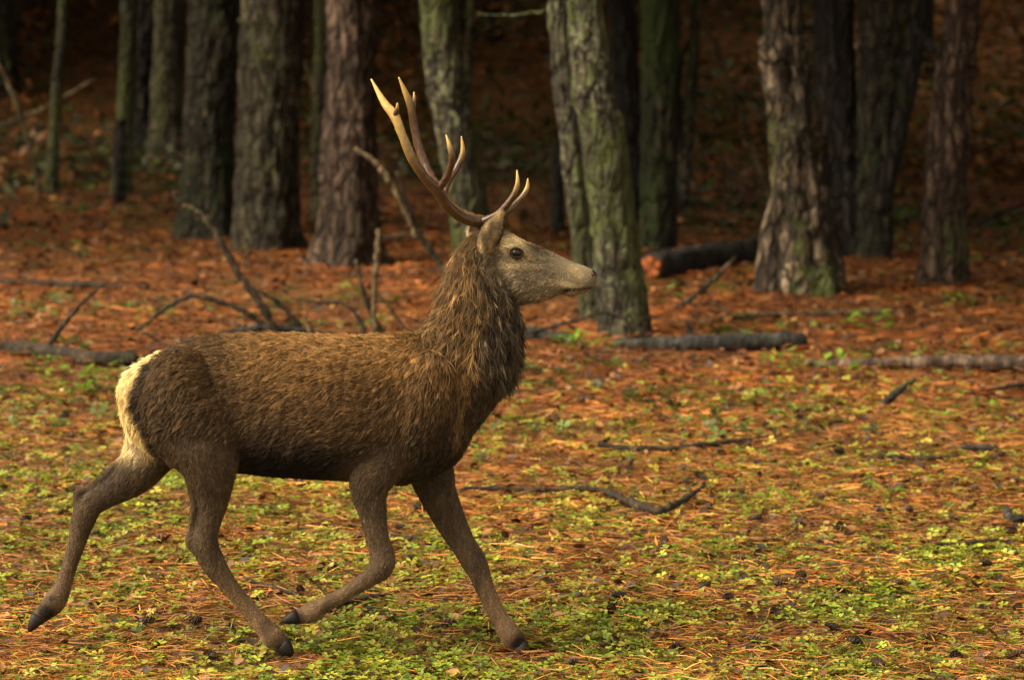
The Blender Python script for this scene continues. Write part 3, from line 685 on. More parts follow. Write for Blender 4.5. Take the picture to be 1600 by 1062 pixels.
def blob(px, py, Y, rx, ry, rz, rot=0.0):
    th = np.linspace(0, math.pi, 11); ph = np.arange(18)*2*math.pi/18; V = []
    for t in th:
        for p in ph: V.append((math.sin(t)*math.cos(p)*rx, math.sin(t)*math.sin(p)*ry, math.cos(t)*rz))
    V = np.array(V); c, s = math.cos(rot), math.sin(rot); V = np.stack([V[:, 0]*c-V[:, 2]*s, V[:, 1], V[:, 0]*s+V[:, 2]*c], 1)+P3(px, py, Y)
    F = []
    for i in range(10):
        for j in range(18):
            k = (j+1) % 18; F += [(i*18+j, (i+1)*18+j, (i+1)*18+k), (i*18+j, (i+1)*18+k, i*18+k)]
    parts.add(V, F)
section_loft('torso', [((188, 604), (191, 642), .045), ((203, 580), (203, 676), .095), ((228, 562), (228, 700), .14), ((262, 545), (262, 720), .172), ((310, 529), (312, 728), .188),
    ((362, 523), (365, 736), .188), ((430, 521), (430, 744), .212), ((500, 524), (500, 748), .236), ((570, 525), (570, 752), .230),
    ((628, 522), (628, 756), .205), ((672, 522), (675, 744), .178), ((705, 535), (706, 726), .145), ((728, 570), (726, 700), .10), ((742, 610), (740, 670), .05)])
section_loft('neck', [((628, 560), (715, 700), .10), ((652, 528), (738, 676), .130), ((668, 508), (770, 636), .130), ((682, 482), (800, 585), .120), ((692, 452), (811, 533), .110),
    ((706, 418), (808, 490), .100), ((722, 388), (800, 456), .090), ((742, 364), (790, 425), .072)], exp=2.1)
section_loft('head', [((742, 366), (762, 420), .050), ((757, 352), (782, 452), .066), ((778, 353), (800, 470), .074), ((800, 366), (815, 475), .080), ((824, 378), (833, 473), .066),
    ((850, 388), (856, 468), .053), ((878, 401), (878, 460), .045), ((898, 410), (897, 460), .046), ((914, 416), (911, 459), .045), ((925, 421), (921, 455), .040), ((931, 427), (928, 449), .028), ((933, 432), (931, 443), .012)], exp=2.25, n=4, seg=22)
# muscles
blob(290, 640, -.140, .150, .085, .235, .12); blob(290, 640, .140, .15, .085, .22, .12)
blob(652, 640, -.148, .105, .065, .225, -.30); blob(652, 640, .148, .115, .065, .235, -.32)
blob(600, 712, -.13, .085, .06, .10, .3); blob(640, 712, .13, .085, .06, .10, .3)
blob(803, 392, -.060, .034, .022, .026, -.3); blob(803, 392, .060, .034, .022, .026, -.3)      # brow
blob(893, 457, 0, .030, .030, .016, .15)                                                           # lower lip
leg('hind_near', [(300, 640, 150, -.13, .55), (320, 695, 122, -.145, .55), (329, 745, 78, -.14, .60), (331, 785, 50, -.125, .66), (324, 822, 38, -.115, .72), (320, 850, 42, -.11, .74),
    (337, 886, 36, -.10, .76), (359, 915, 27, -.095, .8), (386, 947, 24, -.085, .82), (410, 976, 28, -.08, .95), (425, 993, 36, -.075, 1.0), (439, 1006, 29, -.075, .95), (450, 1016, 22, -.075, .95)])
leg('hind_far', [(268, 640, 150, .12, .5), (238, 700, 92, .125, .55), (208, 742, 66, .12, .6), (170, 770, 44, .115, .66), (142, 788, 40, .11, .74),
    (130, 812, 38, .11, .76), (119, 850, 28, .11, .8), (106, 892, 24, .11, .85), (95, 922, 30, .11, .95), (84, 941, 36, .11, 1.0), (69, 957, 27, .11, .95), (58, 968, 21, .11, .95)])
leg('fore_near', [(610, 690, 105, -.13, .6), (585, 735, 78, -.135, .62), (577, 768, 58, -.13, .68), (583, 805, 42, -.12, .75), (590, 842, 36, -.115, .84), (597, 866, 38, -.11, .95), (595, 886, 38, -.11, .95),
    (573, 905, 27, -.11, .88), (536, 929, 22, -.11, .85), (507, 945, 25, -.11, .95), (487, 956, 33, -.11, 1.0), (469, 962, 24, -.11, .95), (455, 966, 19, -.11, .95)])
leg('fore_far', [(650, 690, 100, .12, .6), (672, 735, 76, .12, .62), (684, 770, 60, .11, .68), (703, 812, 49, .10, .75), (725, 852, 39, .085, .84), (742, 880, 39, .075, .95), (755, 908, 29, .07, .88),
    (770, 940, 23, .065, .85), (785, 968, 25, .06, .95), (798, 991, 35, .055, 1.0), (808, 1005, 29, .055, .95), (815, 1014, 23, .055, .95)])
def cord(pts):
    """tendon or bone ridge showing under the skin: (px, py, Y, radius m)"""
    C = catmull(np.array([[*P3(a, b, y), r] for a, b, y, r in pts]), 6); parts.add(*tube(C[:, :3], C[:, 3], 10))
# Achilles tendons and hock points, flexor tendons behind the cannon bones, knee pads
cord([(293, 735, -.15, .020), (303, 780, -.135, .015), (300, 820, -.12, .013), (297, 846, -.112, .0175), (312, 866, -.106, .015)])
cord([(312, 866, -.106, .013), (338, 905, -.096, .010), (368, 942, -.088, .009), (398, 974, -.082, .010), (416, 996, -.077, .014)])
cord([(212, 706, .125, .030), (186, 726, .12, .022), (160, 747, .114, .016), (139, 762, .112, .014), (123, 769, .11, .0165), (123, 786, .11, .016)])
cord([(121, 786, .11, .013), (113, 830, .11, .010), (102, 880, .11, .009), (88, 918, .11, .010), (74, 938, .11, .013)])
cord([(580, 893, -.11, .014), (556, 921, -.11, .010), (522, 945, -.11, .009), (494, 964, -.11, .013)])
cord([(734, 890, .075, .014), (748, 925, .068, .009), (766, 962, .062, .009), (787, 997, .056, .013)])
blob(603, 876, -.112, .022, .024, .028, -.2); blob(746, 880, .072, .022, .024, .028, -.4)
raw = parts.mesh('body_raw')
tmp = new_obj('tmp', raw)
rm = tmp.modifiers.new('r', 'REMESH'); rm.mode = 'VOXEL'; rm.voxel_size = .0058
sm = tmp.modifiers.new('s', 'SMOOTH'); sm.factor = .5; sm.iterations = 6
dg = bpy.context.evaluated_depsgraph_get(); body_me = bpy.data.meshes.new_from_object(tmp.evaluated_get(dg)); body_me.name = 'body'
bpy.data.objects.remove(tmp)
nv = len(body_me.vertices); BVt = np.empty(nv*3, np.float32); body_me.vertices.foreach_get('co', BVt); BVt = BVt.reshape(-1, 3).astype(float)
body_me.polygons.foreach_set('use_smooth', np.ones(len(body_me.polygons), bool))

KEYS = ['torso', 'neck', 'head', 'hind_near', 'hind_far', 'fore_near', 'fore_far']
def part_weights(X):
    W = np.zeros((len(X), len(KEYS))); T = np.zeros((len(X), len(KEYS), 3)); S = np.zeros((len(X), len(KEYS)))
    for i, k in enumerate(KEYS):
        C = np.array([c for c, r in SK[k]]); r = np.array([r for c, r in SK[k]])
        tg = np.gradient(C, axis=0); tg /= np.linalg.norm(tg, axis=1)[:, None]+1e-9
        best = np.full(len(X), 1e9); bi = np.zeros(len(X), int)
        for j in range(len(C)):
            d = np.linalg.norm(X-C[j], axis=1)-r[j]*.75
            m = d < best; best[m] = d[m]; bi[m] = j
        W[:, i] = np.exp(-np.clip(best, -.05, 1)/.018); T[:, i] = tg[bi]; S[:, i] = bi/(len(C)-1)
    # legs only count below the body line, head/neck split by position
    u, v = uv_of(X)
    low = sstep(670, 800, v)
    W[:, 3:] *= low[:, None]+1e-5
    W[:, 0] *= 1-sstep(725, 805, v)*.98
    W[:, 2] *= np.clip(sstep(742, 778, u), .02, 1)*(1-sstep(470, 490, v))
    return W/W.sum(1)[:, None], T, S
def uv_of(X): return 800+X[:, 0]*420, 358+(1.6-X[:, 2])*420
def lerpc(a, b, t): return a+(np.asarray(b)-a)*t[:, None]
def spot(u, v, cu, cv, ru, rv, ang=0.0):
    c, s = math.cos(ang), math.sin(ang); du, dv = u-cu, v-cv
    a, b = du*c+dv*s, -du*s+dv*c; return np.exp(-((a/ru)**2+(b/rv)**2))
RUB = np.array([(530, 266), (548, 254), (565, 234), (585, 220), (605, 212), (630, 208), (650, 214), (668, 225), (690, 232), (715, 236)])
def coat_and_shade(X):
    """coat colour of the animal with top light and lower shade painted in, in its own profile coordinates"""
    u, v = uv_of(X); W, T, S = part_weights(X); n = len(X)
    c = np.zeros((n, 3))
    nz = fbm(X[:, 0]*7, X[:, 1]*7, X[:, 2]*7, 3)
    t = np.tile([.215, .118, .042], (n, 1)); t = lerpc(t, (.110, .064, .028), sstep(540, 630, v+nz*25)); t = lerpc(t, (.050, .033, .019), sstep(615, 695, v+nz*20))  # gold back darkening down the flank: light from above put into the coat
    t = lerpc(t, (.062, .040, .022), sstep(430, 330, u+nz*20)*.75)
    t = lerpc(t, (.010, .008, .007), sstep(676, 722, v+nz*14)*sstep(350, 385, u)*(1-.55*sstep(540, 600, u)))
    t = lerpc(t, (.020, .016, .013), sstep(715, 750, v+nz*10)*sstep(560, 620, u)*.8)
    t = lerpc(t, (.045, .028, .017), spot(u, v, 285, 530, 45, 14, -.3))
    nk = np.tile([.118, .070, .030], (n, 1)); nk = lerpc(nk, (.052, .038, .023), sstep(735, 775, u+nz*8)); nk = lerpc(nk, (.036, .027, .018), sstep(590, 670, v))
    hd = np.tile([.195, .158, .106], (n, 1)); hd = lerpc(hd, (.130, .095, .058), sstep(800, 760, u)*.6)
    hd = lerpc(hd, (.80, .64, .36), np.clip(1.6*spot(u, v, 804, 383, 21, 14), 0, 1)); hd = lerpc(hd, (.12, .088, .052), spot(u, v, 775, 410, 12, 28)); hd = lerpc(hd, (.42, .34, .19), spot(u, v, 806, 414, 24, 8, -.1))
    hd = lerpc(hd, (.050, .034, .020), spot(u, v, 838, 388, 19, 7, .45)); hd = lerpc(hd, (.07, .05, .03), spot(u, v, 785, 356, 20, 9, .5))
    hd = lerpc(hd, (.38, .29, .16), spot(u, v, 899, 424, 18, 9, .5)); hd = lerpc(hd, (.62, .50, .28), spot(u, v, 886, 444, 16, 4.5, .2))
    hd = lerpc(hd, (.30, .20, .11), spot(u, v, 905, 458, 18, 5)); hd = lerpc(hd, (.008, .006, .005), spot(u, v, 886, 453.5, 9, 3.4, -.1))
    hd = lerpc(hd, (.025, .017, .011), np.clip(1.5*spot(u, v, 807, 395, 11.5, 8.5), 0, 1)); hd = lerpc(hd, (.36, .20, .08), spot(u, v, 826, 403, 6, 2.4, .8)); hd = lerpc(hd, (.03, .02, .012), spot(u, v, 829, 408, 5, 1.6, .5))
    ml = np.interp(u, [878, 890, 905, 922, 932], [454, 452.5, 451.5, 449.5, 447]); hd = lerpc(hd, (.010, .007, .006), np.exp(-((v-ml)/1.5)**2)*sstep(877, 884, u))
    lg = np.tile([.105, .070, .042], (n, 1)); lg = lerpc(lg, (.066, .045, .028), sstep(880, 760, v)*.75); lg = lerpc(lg, (.205, .128, .070), sstep(880, 950, v)*.7); lg = lerpc(lg, (.045, .031, .022), sstep(.1, .7, fbm(X[:, 0]*22, X[:, 1]*22, X[:, 2]*9, 2))*.55)
    W2 = W
    c = t*W2[:, :1]+nk*W2[:, 1:2]+hd*W2[:, 2:3]+lg*W2[:, 3:].sum(1)[:, None]
    # line where the mane's front meets the shoulder
    lu = 748-(v-500)*.20+nz*4; on = W[:, :2].sum(1)*sstep(455, 500, v)*sstep(715, 670, v)
    c = lerpc(c, (.050, .038, .024), sstep(0, 14, u-lu)*on*.75); c = lerpc(c, (.25, .15, .06), np.exp(-((u-lu)/4.5)**2)*on*.6)
    ub = np.interp(v, RUB[:, 0], RUB[:, 1])+nz*3
    rump = sstep(5, -4, u-ub)*sstep(530, 545, v)*sstep(735, 690, v)
    border = np.exp(-((u-ub-10)/9)**2)*sstep(545, 570, v)*sstep(680, 650, v)
    c = lerpc(c, (.020, .014, .010), np.clip(border, 0, 1)*.85)
    c = lerpc(c, (.80, .57, .27), rump)
    c = lerpc(c, (.50, .24, .075), np.clip(spot(u, v, 186, 640, 9, 26), 0, 1)*.7)
    inner = sstep(250, 215, u)*spot(u, v, 212, 690, 26, 34)*(X[:, 1] > 0)
    c = lerpc(c, (.50, .40, .24), np.clip(inner, 0, 1))
    # dark coronet above the hooves
    for (hu, hv) in ((446, 1010), (62, 963), (460, 964), (812, 1010)): c = lerpc(c, (.018, .014, .011), np.clip(1.5*spot(u, v, hu, hv, 14, 14), 0, 1))
    for (hu, hv) in ((72, 940), (470, 955)): c = lerpc(c, (.02, .015, .012), spot(u, v, hu, hv, 9, 7))
    return c, W, T, S, nz
Cb, Wb, _, _, _ = coat_and_shade(BVt)
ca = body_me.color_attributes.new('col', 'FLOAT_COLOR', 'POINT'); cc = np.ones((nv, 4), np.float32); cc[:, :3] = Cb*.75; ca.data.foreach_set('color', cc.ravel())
M_SKIN = colmat('hide', .75, 0, .2, .4, 180)
body_me.materials.clear(); body_me.materials.append(M_SKIN)
body = kid(new_obj('body', body_me), stag)

# coat: every hair is a curve combed over the body
def sample(me, n, seed):
    me.calc_loop_triangles(); nt_ = len(me.loop_triangles); tv = np.empty(nt_*3, np.int32); me.loop_triangles.foreach_get('vertices', tv); tv = tv.reshape(-1, 3)
    a, b, c = BVt[tv[:, 0]], BVt[tv[:, 1]], BVt[tv[:, 2]]; ar = np.linalg.norm(np.cross(b-a, c-a), axis=1)/2
    q = np.random.default_rng(seed); i = q.choice(nt_, n, p=ar/ar.sum()); r1, r2 = np.sqrt(q.random(n))[:, None], q.random(n)[:, None]
    vn = np.empty(nv*3, np.float32); me.vertices.foreach_get('normal', vn); vn = vn.reshape(-1, 3).astype(float)
    N = (1-r1)*vn[tv[i, 0]]+r1*(1-r2)*vn[tv[i, 1]]+r1*r2*vn[tv[i, 2]]; N /= np.linalg.norm(N, axis=1)[:, None]+1e-9
    return (1-r1)*a[i]+r1*(1-r2)*b[i]+r1*r2*c[i], N
def comb(X, N, q):
    col = coat_and_shade(X+q.normal(size=X.shape)*.0045)[0]; _, W, T, S, nz = coat_and_shade(X); u, v = uv_of(X); n = len(X)
    d = np.zeros((n, 3)); L = np.zeros(n)
    sh = sstep(560, 690, u)                              # shoulder hair sweeps down more steeply
    td = np.stack([-.92+.45*sh, np.zeros(n), -.34-.50*sh-.4*sstep(360, 250, u)], 1)
    nd = np.stack([-.30+.45*sstep(700, 800, u), np.zeros(n), -np.ones(n)], 1)
    hd = np.stack([-np.ones(n), np.zeros(n), .15-.55*sstep(400, 460, v)], 1)
    for i, (dd, ll) in enumerate(((td, .023), (nd, .037), (hd, .0100))): d += W[:, i:i+1]*dd; L += W[:, i]*ll
    for i in range(3, 7): d += W[:, i:i+1]*T[:, i]; L += W[:, i]*(.011*(1-S[:, i])+.0045)
    L *= 1+.2*W[:, 1]*sstep(740, 815, u)*sstep(470, 560, v)
    rump = sstep(3, -3, u-np.interp(v, RUB[:, 0], RUB[:, 1]))*sstep(530, 545, v)*sstep(720, 690, v)
    L = L*(1-rump)+.024*rump; d = d*(1-rump[:, None])+rump[:, None]*np.array([-.35, 0, -.9])
    L = L*(1-.55*sstep(720, 748, v)*W[:, 0])
    L = np.where((u > 868)*(v < 470), L*.35, L)
    L = np.where(spot(u, v, 807, 394, 12, 9) > .4, .0025, L)
    a = .42*noise3(X[:, 0]*9, X[:, 1]*9, X[:, 2]*9)+.30*noise3(X[:, 0]*24, X[:, 1]*24+7, X[:, 2]*24)
    ax = N; d = d*np.cos(a)[:, None]+np.cross(ax, d)*np.sin(a)[:, None]
    d = d-N*(d*N).sum(1)[:, None]; ln = np.linalg.norm(d, axis=1)[:, None]; d = d/np.maximum(ln, .05)
    return d, L, col, W, rump
def make_fur(n, seed):
    q = np.random.default_rng(seed); X, N = sample(body_me, n, seed)
    d, L, col, W, rump = comb(X, N, q)
    m = 20000; XC, NC = sample(body_me, m, seed+1); dc, Lc, colc, Wc, _ = comb(XC, NC, q)
    kd = kdtree.KDTree(m)
    for i in range(m): kd.insert(XC[i], i)
    kd.balance(); ci = np.array([kd.find(x)[1] for x in X])
    fine_ = np.clip(W[:, 2]+W[:, 3:].sum(1), 0, 1); tone = np.exp(q.normal(size=m)[ci]*(.26+.26*W[:, 1])*(1-.85*W[:, 3:].sum(1))*(1-.35*W[:, 2]))*np.exp(q.normal(size=n)*(.20+.06*fine_))
    lenc = np.exp(q.normal(size=m)[ci]*.22*(1-.6*fine_)); L = L*lenc*(.75+.5*q.random(n))
    K = 5; s = np.linspace(0, 1, K); P = np.zeros((n, K, 3))
    lift = .34+.22*q.normal(size=m)[ci]*(1-fine_)+.30*W[:, 1]+.12*rump+.10*q.normal(size=n)
    lift = np.clip(lift, .08, 1.0)*np.where(W[:, 2]+W[:, 3:].sum(1) > .6, .55, 1)
    jit = q.normal(size=(n, 3))*(.16+.10*W[:, 1:2])+(q.normal(size=(m, 3))[ci])*(.05+.16*W[:, 1:2])
    tipc = XC+dc*(Lc)[:, None]*.95+NC*(Lc*.12)[:, None]
    for j, t in enumerate(s):
        p = X+(d+jit*t)*(L*t)[:, None]+N*(L*lift*(t-.72*t*t))[:, None]
        p[:, 2] -= L*W[:, 1]*t*t*.25
        cl = ((.70+.15*W[:, 1])*(1-.7*fine_)*t**1.2)[:, None]
        base = X+(XC[ci]-X)*t                               # converge on the lock's tip
        P[:, j] = p*(1-cl)+cl*(tipc[ci]*t*0+ (p + (XC[ci]-X)*.85))
    P[:, 0] -= N*.0015
    c = hair = bpy.data.hair_curves.new('fur'); c.add_curves([K]*n)
    c.attributes['position'].data.foreach_set('vector', P.astype(np.float32).ravel())
    ra = c.attributes.get('radius') or c.attributes.new('radius', 'FLOAT', 'POINT')
    st_ = W[:, 2]*.55*noise3(X[:, 0]*38, X[:, 1]*110, X[:, 2]*130+X[:, 0]*40)+W[:, 3:].sum(1)*.42*noise3(X[:, 0]*110, X[:, 1]*110, X[:, 2]*26)
    tone = tone*np.exp(st_)
    wdt = (.00062+.00012*W[:, 0]+.00022*W[:, 1]+.00022*W[:, 2]+.00020*W[:, 3:].sum(1))[:, None]*np.array([1, 1, .9, .65, .18])[None]
    ra.data.foreach_set('value', wdt.astype(np.float32).ravel())
    cv = np.ones((n, K, 4), np.float32); g_ = np.array([.40, .6, .9, 1.2, 1.4])     # agouti: pale hair tips
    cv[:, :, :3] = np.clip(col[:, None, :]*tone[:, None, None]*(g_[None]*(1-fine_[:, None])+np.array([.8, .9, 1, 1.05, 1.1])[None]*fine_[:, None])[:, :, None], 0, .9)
    at_ = c.attributes.new('col', 'FLOAT_COLOR', 'POINT'); at_.data.foreach_set('color', cv.ravel())
    return c
M_FUR = bpy.data.materials.new('coat'); M_FUR.use_nodes = True; nt = M_FUR.node_tree; nt.nodes.clear()
fo = nt.nodes.new('ShaderNodeOutputMaterial'); fa_ = nnode(nt, 'ShaderNodeAttribute', attribute_name='col')
fd = nt.nodes.new('ShaderNodeBsdfPrincipled'); fd.inputs['Roughness'].default_value = .5; fd.inputs['Specular IOR Level'].default_value = .10
nt.links.new(fa_.outputs['Color'], fd.inputs['Base Color']); nt.links.new(fd.outputs[0], fo.inputs[0])
fur_d = make_fur(260000, 401); fur_d.materials.append(M_FUR)
fur = kid(new_obj('fur', fur_d), stag)

# ears, eyes, nose, hooves, antlers
M_HORN = colmat('antler', .38, 0, .5, .55, 90); M_HOOF, nt, b = mat('hoof'); b.inputs['Base Color'].default_value = (.010, .008, .007, 1); b.inputs['Roughness'].default_value = .6
M_EYE, nt, b = mat('eye'); b.inputs['Base Color'].default_value = (.006, .004, .003, 1); b.inputs['Roughness'].default_value = .06; b.inputs['Coat Weight'].default_value = .25; b.inputs['Specular IOR Level'].default_value = .35
M_NOSE, nt, b = mat('nose'); b.inputs['Base Color'].default_value = (.032, .021, .021, 1); b.inputs['Roughness'].default_value = .25
def ball(mb, c, r, rot=0.0, col=None, seg=16):
    th = np.linspace(0, math.pi, seg//2+3); ph = np.arange(seg)*2*math.pi/seg
    V = np.array([(math.sin(t)*math.cos(p)*r[0], math.sin(t)*math.sin(p)*r[1], math.cos(t)*r[2]) for t in th for p in ph])
    cr, sr = math.cos(rot), math.sin(rot); V = np.stack([V[:, 0]*cr-V[:, 2]*sr, V[:, 1], V[:, 0]*sr+V[:, 2]*cr], 1)+c
    F = []
    for i in range(len(th)-1):
        for j in range(seg):
            k = (j+1) % seg; F += [(i*seg+j, (i+1)*seg+j, (i+1)*seg+k), (i*seg+j, (i+1)*seg+k, i*seg+k)]
    mb.add(V, F, col)
kdb = kdtree.KDTree(nv)
for i in range(nv): kdb.insert(BVt[i], i)
kdb.balance()
for sgn in (-1, 1):
    # find the face surface at the eye
    c = P3(807, 395, 0); m = (np.abs(BVt[:, 0]-c[0]) < .014)*(np.abs(BVt[:, 2]-c[2]) < .012)*(BVt[:, 1]*sgn > 0)
    ys = np.abs(BVt[m, 1]).max() if m.any() else .075
    mb = MB(); ball(mb, np.array([c[0], sgn*(ys-.0125), c[2]]), (.0215, .017, .0185), -.15)
    e_ = kid(new_obj('eye', mb.mesh('eye', M_EYE)), stag)
    mb = MB(); th = np.linspace(0, 2*math.pi, 25)[:-1]
    C = np.stack([c[0]+.0225*np.cos(th), np.full(24, sgn*(ys-.001))-sgn*.004*np.cos(th)**2, c[2]+.0175*np.sin(th)-.002*np.cos(th)], 1); C = np.vstack([C, C[:2]])
    V, F = tube(C, np.full(len(C), .0042), 8, cap=False); mb.add(V, F, (.035, .022, .013))
    er = new_obj('eyelid', mb.mesh('eyelid', M_SKIN), e_); er.matrix_parent_inverse = e_.matrix_parent_inverse.copy(); er.matrix_parent_inverse = Matrix.Identity(4)
nm_ = MB(); ball(nm_, P3(925.5, 430.5, 0), (.0165, .031, .0235), .35)
nose = kid(new_obj('nose', nm_.mesh('nose', M_NOSE)), stag)
for sgn in (-1, 1):
    mb = MB(); ball(mb, P3(924, 431, 0)+[.0, sgn*.0300, 0], (.0090, .006, .0065), .9); kid(new_obj('nostril', mb.mesh('nostril', M_HOOF)), stag)
def hoof(a, b, Y, w, h):
    A, Bp = P3(*a, Y), P3(*b, Y)
    for s in (-1, 1):
        o = np.array([0, s*w*.60, 0]); d = Bp-A
        C = np.array([A+o*.8, A+d*.25+o, A+d*.6+o, A+d*.92+o*.85, Bp+o*.7]); V, F = tube(C, np.array([[h*.95, w*.5], [h*.95, w*.55], [h*.68, w*.48], [h*.36, w*.32], [h*.07, w*.10]]), 14, side=(0, 1, 0))
        kid(new_obj('hoof', mesh('hoof', V, F, M_HOOF)), stag)
hoof((440, 1004), (457, 1023), -.075, .030, .031); hoof((62, 961), (46, 985), .11, .028, .028)
hoof((466, 961), (440, 970), -.11, .028, .026); hoof((810, 1007), (829, 1031), .055, .030, .032)
for (px, py, Y) in ((420, 1004, -.075), (74, 944, .11), (482, 968, -.11), (796, 1003, .055)):
    for s in (-1, 1):
        mb = MB(); ball(mb, P3(px, py, Y+s*.018), (.012, .008, .010), .5, seg=10); kid(new_obj('dewclaw', mb.mesh('dewclaw', M_HOOF)), stag)
def ear(name, base, tip, sidepx, Yb, Yt, sgn, label=None):
    """cupped ear: a leaf of two skins, back towards the viewer"""
    A, T_ = P3(*base, Yb), P3(*tip, Yt); ax = T_-A; L = np.linalg.norm(ax); ax /= L
    w = P3(*sidepx, Yb)-A; w -= ax*np.dot(w, ax); W_ = np.linalg.norm(w); w /= W_; nrm = np.cross(ax, w); nrm *= -1 if nrm[1]*sgn < 0 else 1
    ts = np.linspace(0, 1, 15); V = []; na = 13
    for t in ts:
        prof = float(np.interp(t, [0, .12, .3, .5, .7, .85, .95, 1], [.30, .62, .95, 1.0, .70, .38, .14, .01]))
        for layer in (0, 1):
            for j in range(na):
                a = -1+2*j/(na-1); wid = W_*prof*a; cup = W_*.75*prof*(1-a*a)
                V.append(A+ax*L*t+w*wid+nrm*(cup-layer*.005*(1-a*a)))
    V = np.array(V); F = []
    for i in range(len(ts)-1):
        for layer in (0, 1):
            for j in range(na-1):
                a = (i*2+layer)*na+j; b = a+1; c = a+2*na; d = b+2*na
                F += [(a, b, d), (a, d, c)] if layer == 0 else [(a, d, b), (a, c, d)]
    cols = np.zeros((len(V), 3)); idx = np.arange(len(V)); layer = (idx//na) % 2; aa = -1+2*(idx % na)/(na-1)
    cols[:] = (.27, .21, .125); cols[layer == 1] = (.26, .20, .13); cols[(aa > .8)*(idx//(2*na) > 4)] = (.02, .015, .012)
    o = kid(new_obj(name, mesh(name, V, F, M_SKIN, True, cols)), stag)
    # short hair on the back of the ear
    q = np.random.default_rng(int(base[0])); n = 9000; ii = q.integers(0, len(ts)-2, n); jj = q.integers(0, na-1, n); a, b = q.random(n)[:, None], q.random(n)[:, None]
    G = V.reshape(len(ts), 2, na, 3)[:, 0]; X = (G[ii, jj]*(1-a)+G[ii, jj+1]*a)*(1-b)+(G[ii+1, jj]*(1-a)+G[ii+1, jj+1]*a)*b
    D = ax*.9+nrm*.35; Pp = np.stack([X+(D+q.normal(size=(n, 3))*.25)*t*(.020*(.6+.6*q.random(n)))[:, None] for t in (0, .5, 1)], 1)
    cu = bpy.data.hair_curves.new('ear_fur'); cu.add_curves([3]*n); cu.attributes['position'].data.foreach_set('vector', Pp.astype(np.float32).ravel())
    ra = cu.attributes.get('radius') or cu.attributes.new('radius', 'FLOAT', 'POINT'); ra.data.foreach_set('value', np.tile([.0005, .0004, .0001], n).astype(np.float32))
    edge = ((-1+2*(jj+a[:, 0])/(na-1) > .80)*(ii > 4))[:, None]
    cl = np.where(edge, (.03, .02, .014), np.array([.36, .28, .17])*np.exp(q.normal(size=(n, 1))*.35+.9*noise3(X[:, 0]*60, X[:, 1]*60, X[:, 2]*25)[:, None])); cv = np.ones((n, 3, 4), np.float32); cv[:, :, :3] = cl[:, None]
    cu.attributes.new('col', 'FLOAT_COLOR', 'POINT').data.foreach_set('color', cv.ravel()); cu.materials.append(M_FUR)
    f_ = new_obj('ear_fur', cu, o)
    return o
ear('ear', (750, 402), (785, 331), (765, 410), -.050, -.120, -1)
ear('ear', (752, 385), (738, 346), (768, 390), .062, .130, 1)
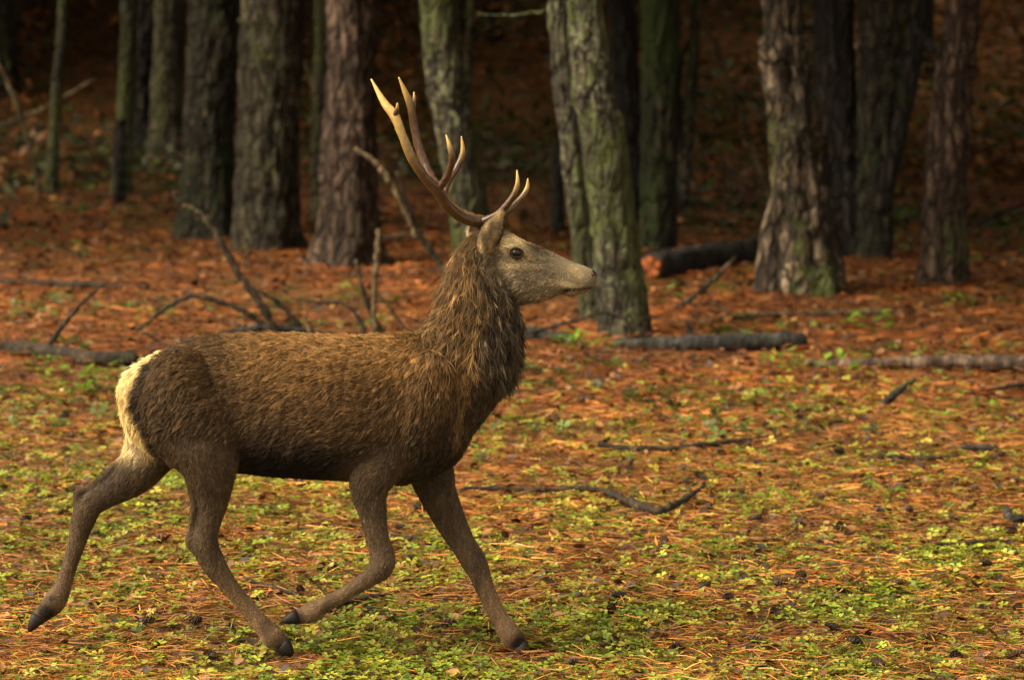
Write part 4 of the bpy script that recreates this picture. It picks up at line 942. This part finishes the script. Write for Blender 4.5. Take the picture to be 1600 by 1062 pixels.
def antler(beam, tines, lit_gold):
    mb = MB()
    def stem(pts, knob, g0=.5):
        Q = np.array([[*P3(a, b, y), r*1.16] for (a, b, y, r) in pts]); C = catmull(Q, 10); n = len(C)
        V, F = tube(C[:, :3], np.maximum(C[:, 3], .0018), 20)
        ctr = np.vstack([np.repeat(C[:, :3], 20, 0), C[:1, :3], C[-1:, :3]]); out = V-ctr; ln = np.linalg.norm(out, axis=1)[:, None]+1e-6
        rr = np.r_[np.repeat(C[:, 3], 20), 0, 0][:, None]
        t = np.r_[np.repeat(np.linspace(0, 1, n), 20), 0, 1][:, None]
        ang = np.r_[np.tile(np.arange(20)*2*math.pi/20, n), 0, 0]
        gr = .55*fbm(V[:, 0]*110, V[:, 1]*110, V[:, 2]*110, 2)[:, None]+.9*noise3(np.cos(ang)*2.6, np.sin(ang)*2.6, t[:, 0]*5+pts[0][0])[:, None]
        V = V+out/ln*rr*.26*gr*knob*(1-t)**.5
        base = np.array([.070, .031, .011])*(1+.65*np.clip(gr, -1, 1)); tip = np.array([.68, .46, .14])
        w = sstep(g0, 1.0, t[:, 0])[:, None]**1.3
        mb.add(V, F, np.clip(base*(1-w)+tip*w, .01, 1))
    stem(beam, 1.0, lit_gold)  # near beam turns golden sooner than the far one: light painted into colour
    for t in tines: stem(t, .7)
    # burr
    a, b, y, r = beam[0]; c = P3(beam[1][0], beam[1][1], beam[1][2])-P3(a, b, y); c /= np.linalg.norm(c)
    for k in range(14):
        an = k*2*math.pi/14; s1 = np.cross(c, [0, 1, 0]); s1 /= np.linalg.norm(s1); s2 = np.cross(c, s1)
        ball(mb, P3(a, b, y)+c*.020+(s1*math.cos(an)+s2*math.sin(an))*(r*1.02), (.007, .007, .007), 0, (.10, .05, .02), 8)
    return kid(new_obj('antler', mb.mesh('antler', M_HORN)), stag)
antler([(766, 352, -.035, .021), (750, 348, -.048, .019), (725, 341, -.085, .0172), (701, 324, -.125, .0172), (684, 299, -.16, .0180), (661, 274, -.19, .0155), (643, 246, -.215, .0150), (629, 212, -.22, .0140), (617, 182, -.21, .0155), (600, 160, -.195, .0115), (580, 124, -.17, .0025)],
       [[(752, 348, -.05, .014), (778, 335, -.075, .0125), (797, 314, -.095, .0105), (808, 290, -.10, .008), (808, 266, -.095, .0022)],
        [(683, 297, -.16, .014), (698, 277, -.185, .0115), (706, 250, -.21, .0105), (703, 230, -.215, .008), (697, 211, -.21, .002)],
        [(614, 184, -.21, .010), (620, 174, -.225, .008), (621, 161, -.235, .002)]], .40)
antler([(772, 351, .035, .020), (757, 347, .048, .018), (736, 341, .085, .0165), (708, 328, .125, .0165), (692, 306, .16, .0172), (673, 277, .195, .0155), (658, 240, .22, .0145), (648, 200, .225, .0135), (642, 168, .215, .0125), (634, 146, .205, .0095), (623, 121, .19, .0022)],
       [[(762, 344, .05, .0145), (790, 332, .075, .0125), (810, 315, .095, .0105), (823, 296, .105, .008), (825, 279, .10, .0022)],
        [(693, 308, .16, .013), (699, 286, .185, .0110), (714, 262, .21, .0105), (723, 238, .215, .0085), (721, 213, .21, .002)],
        [(643, 174, .217, .009), (647, 163, .228, .0075), (647, 144, .235, .002)]], .72)
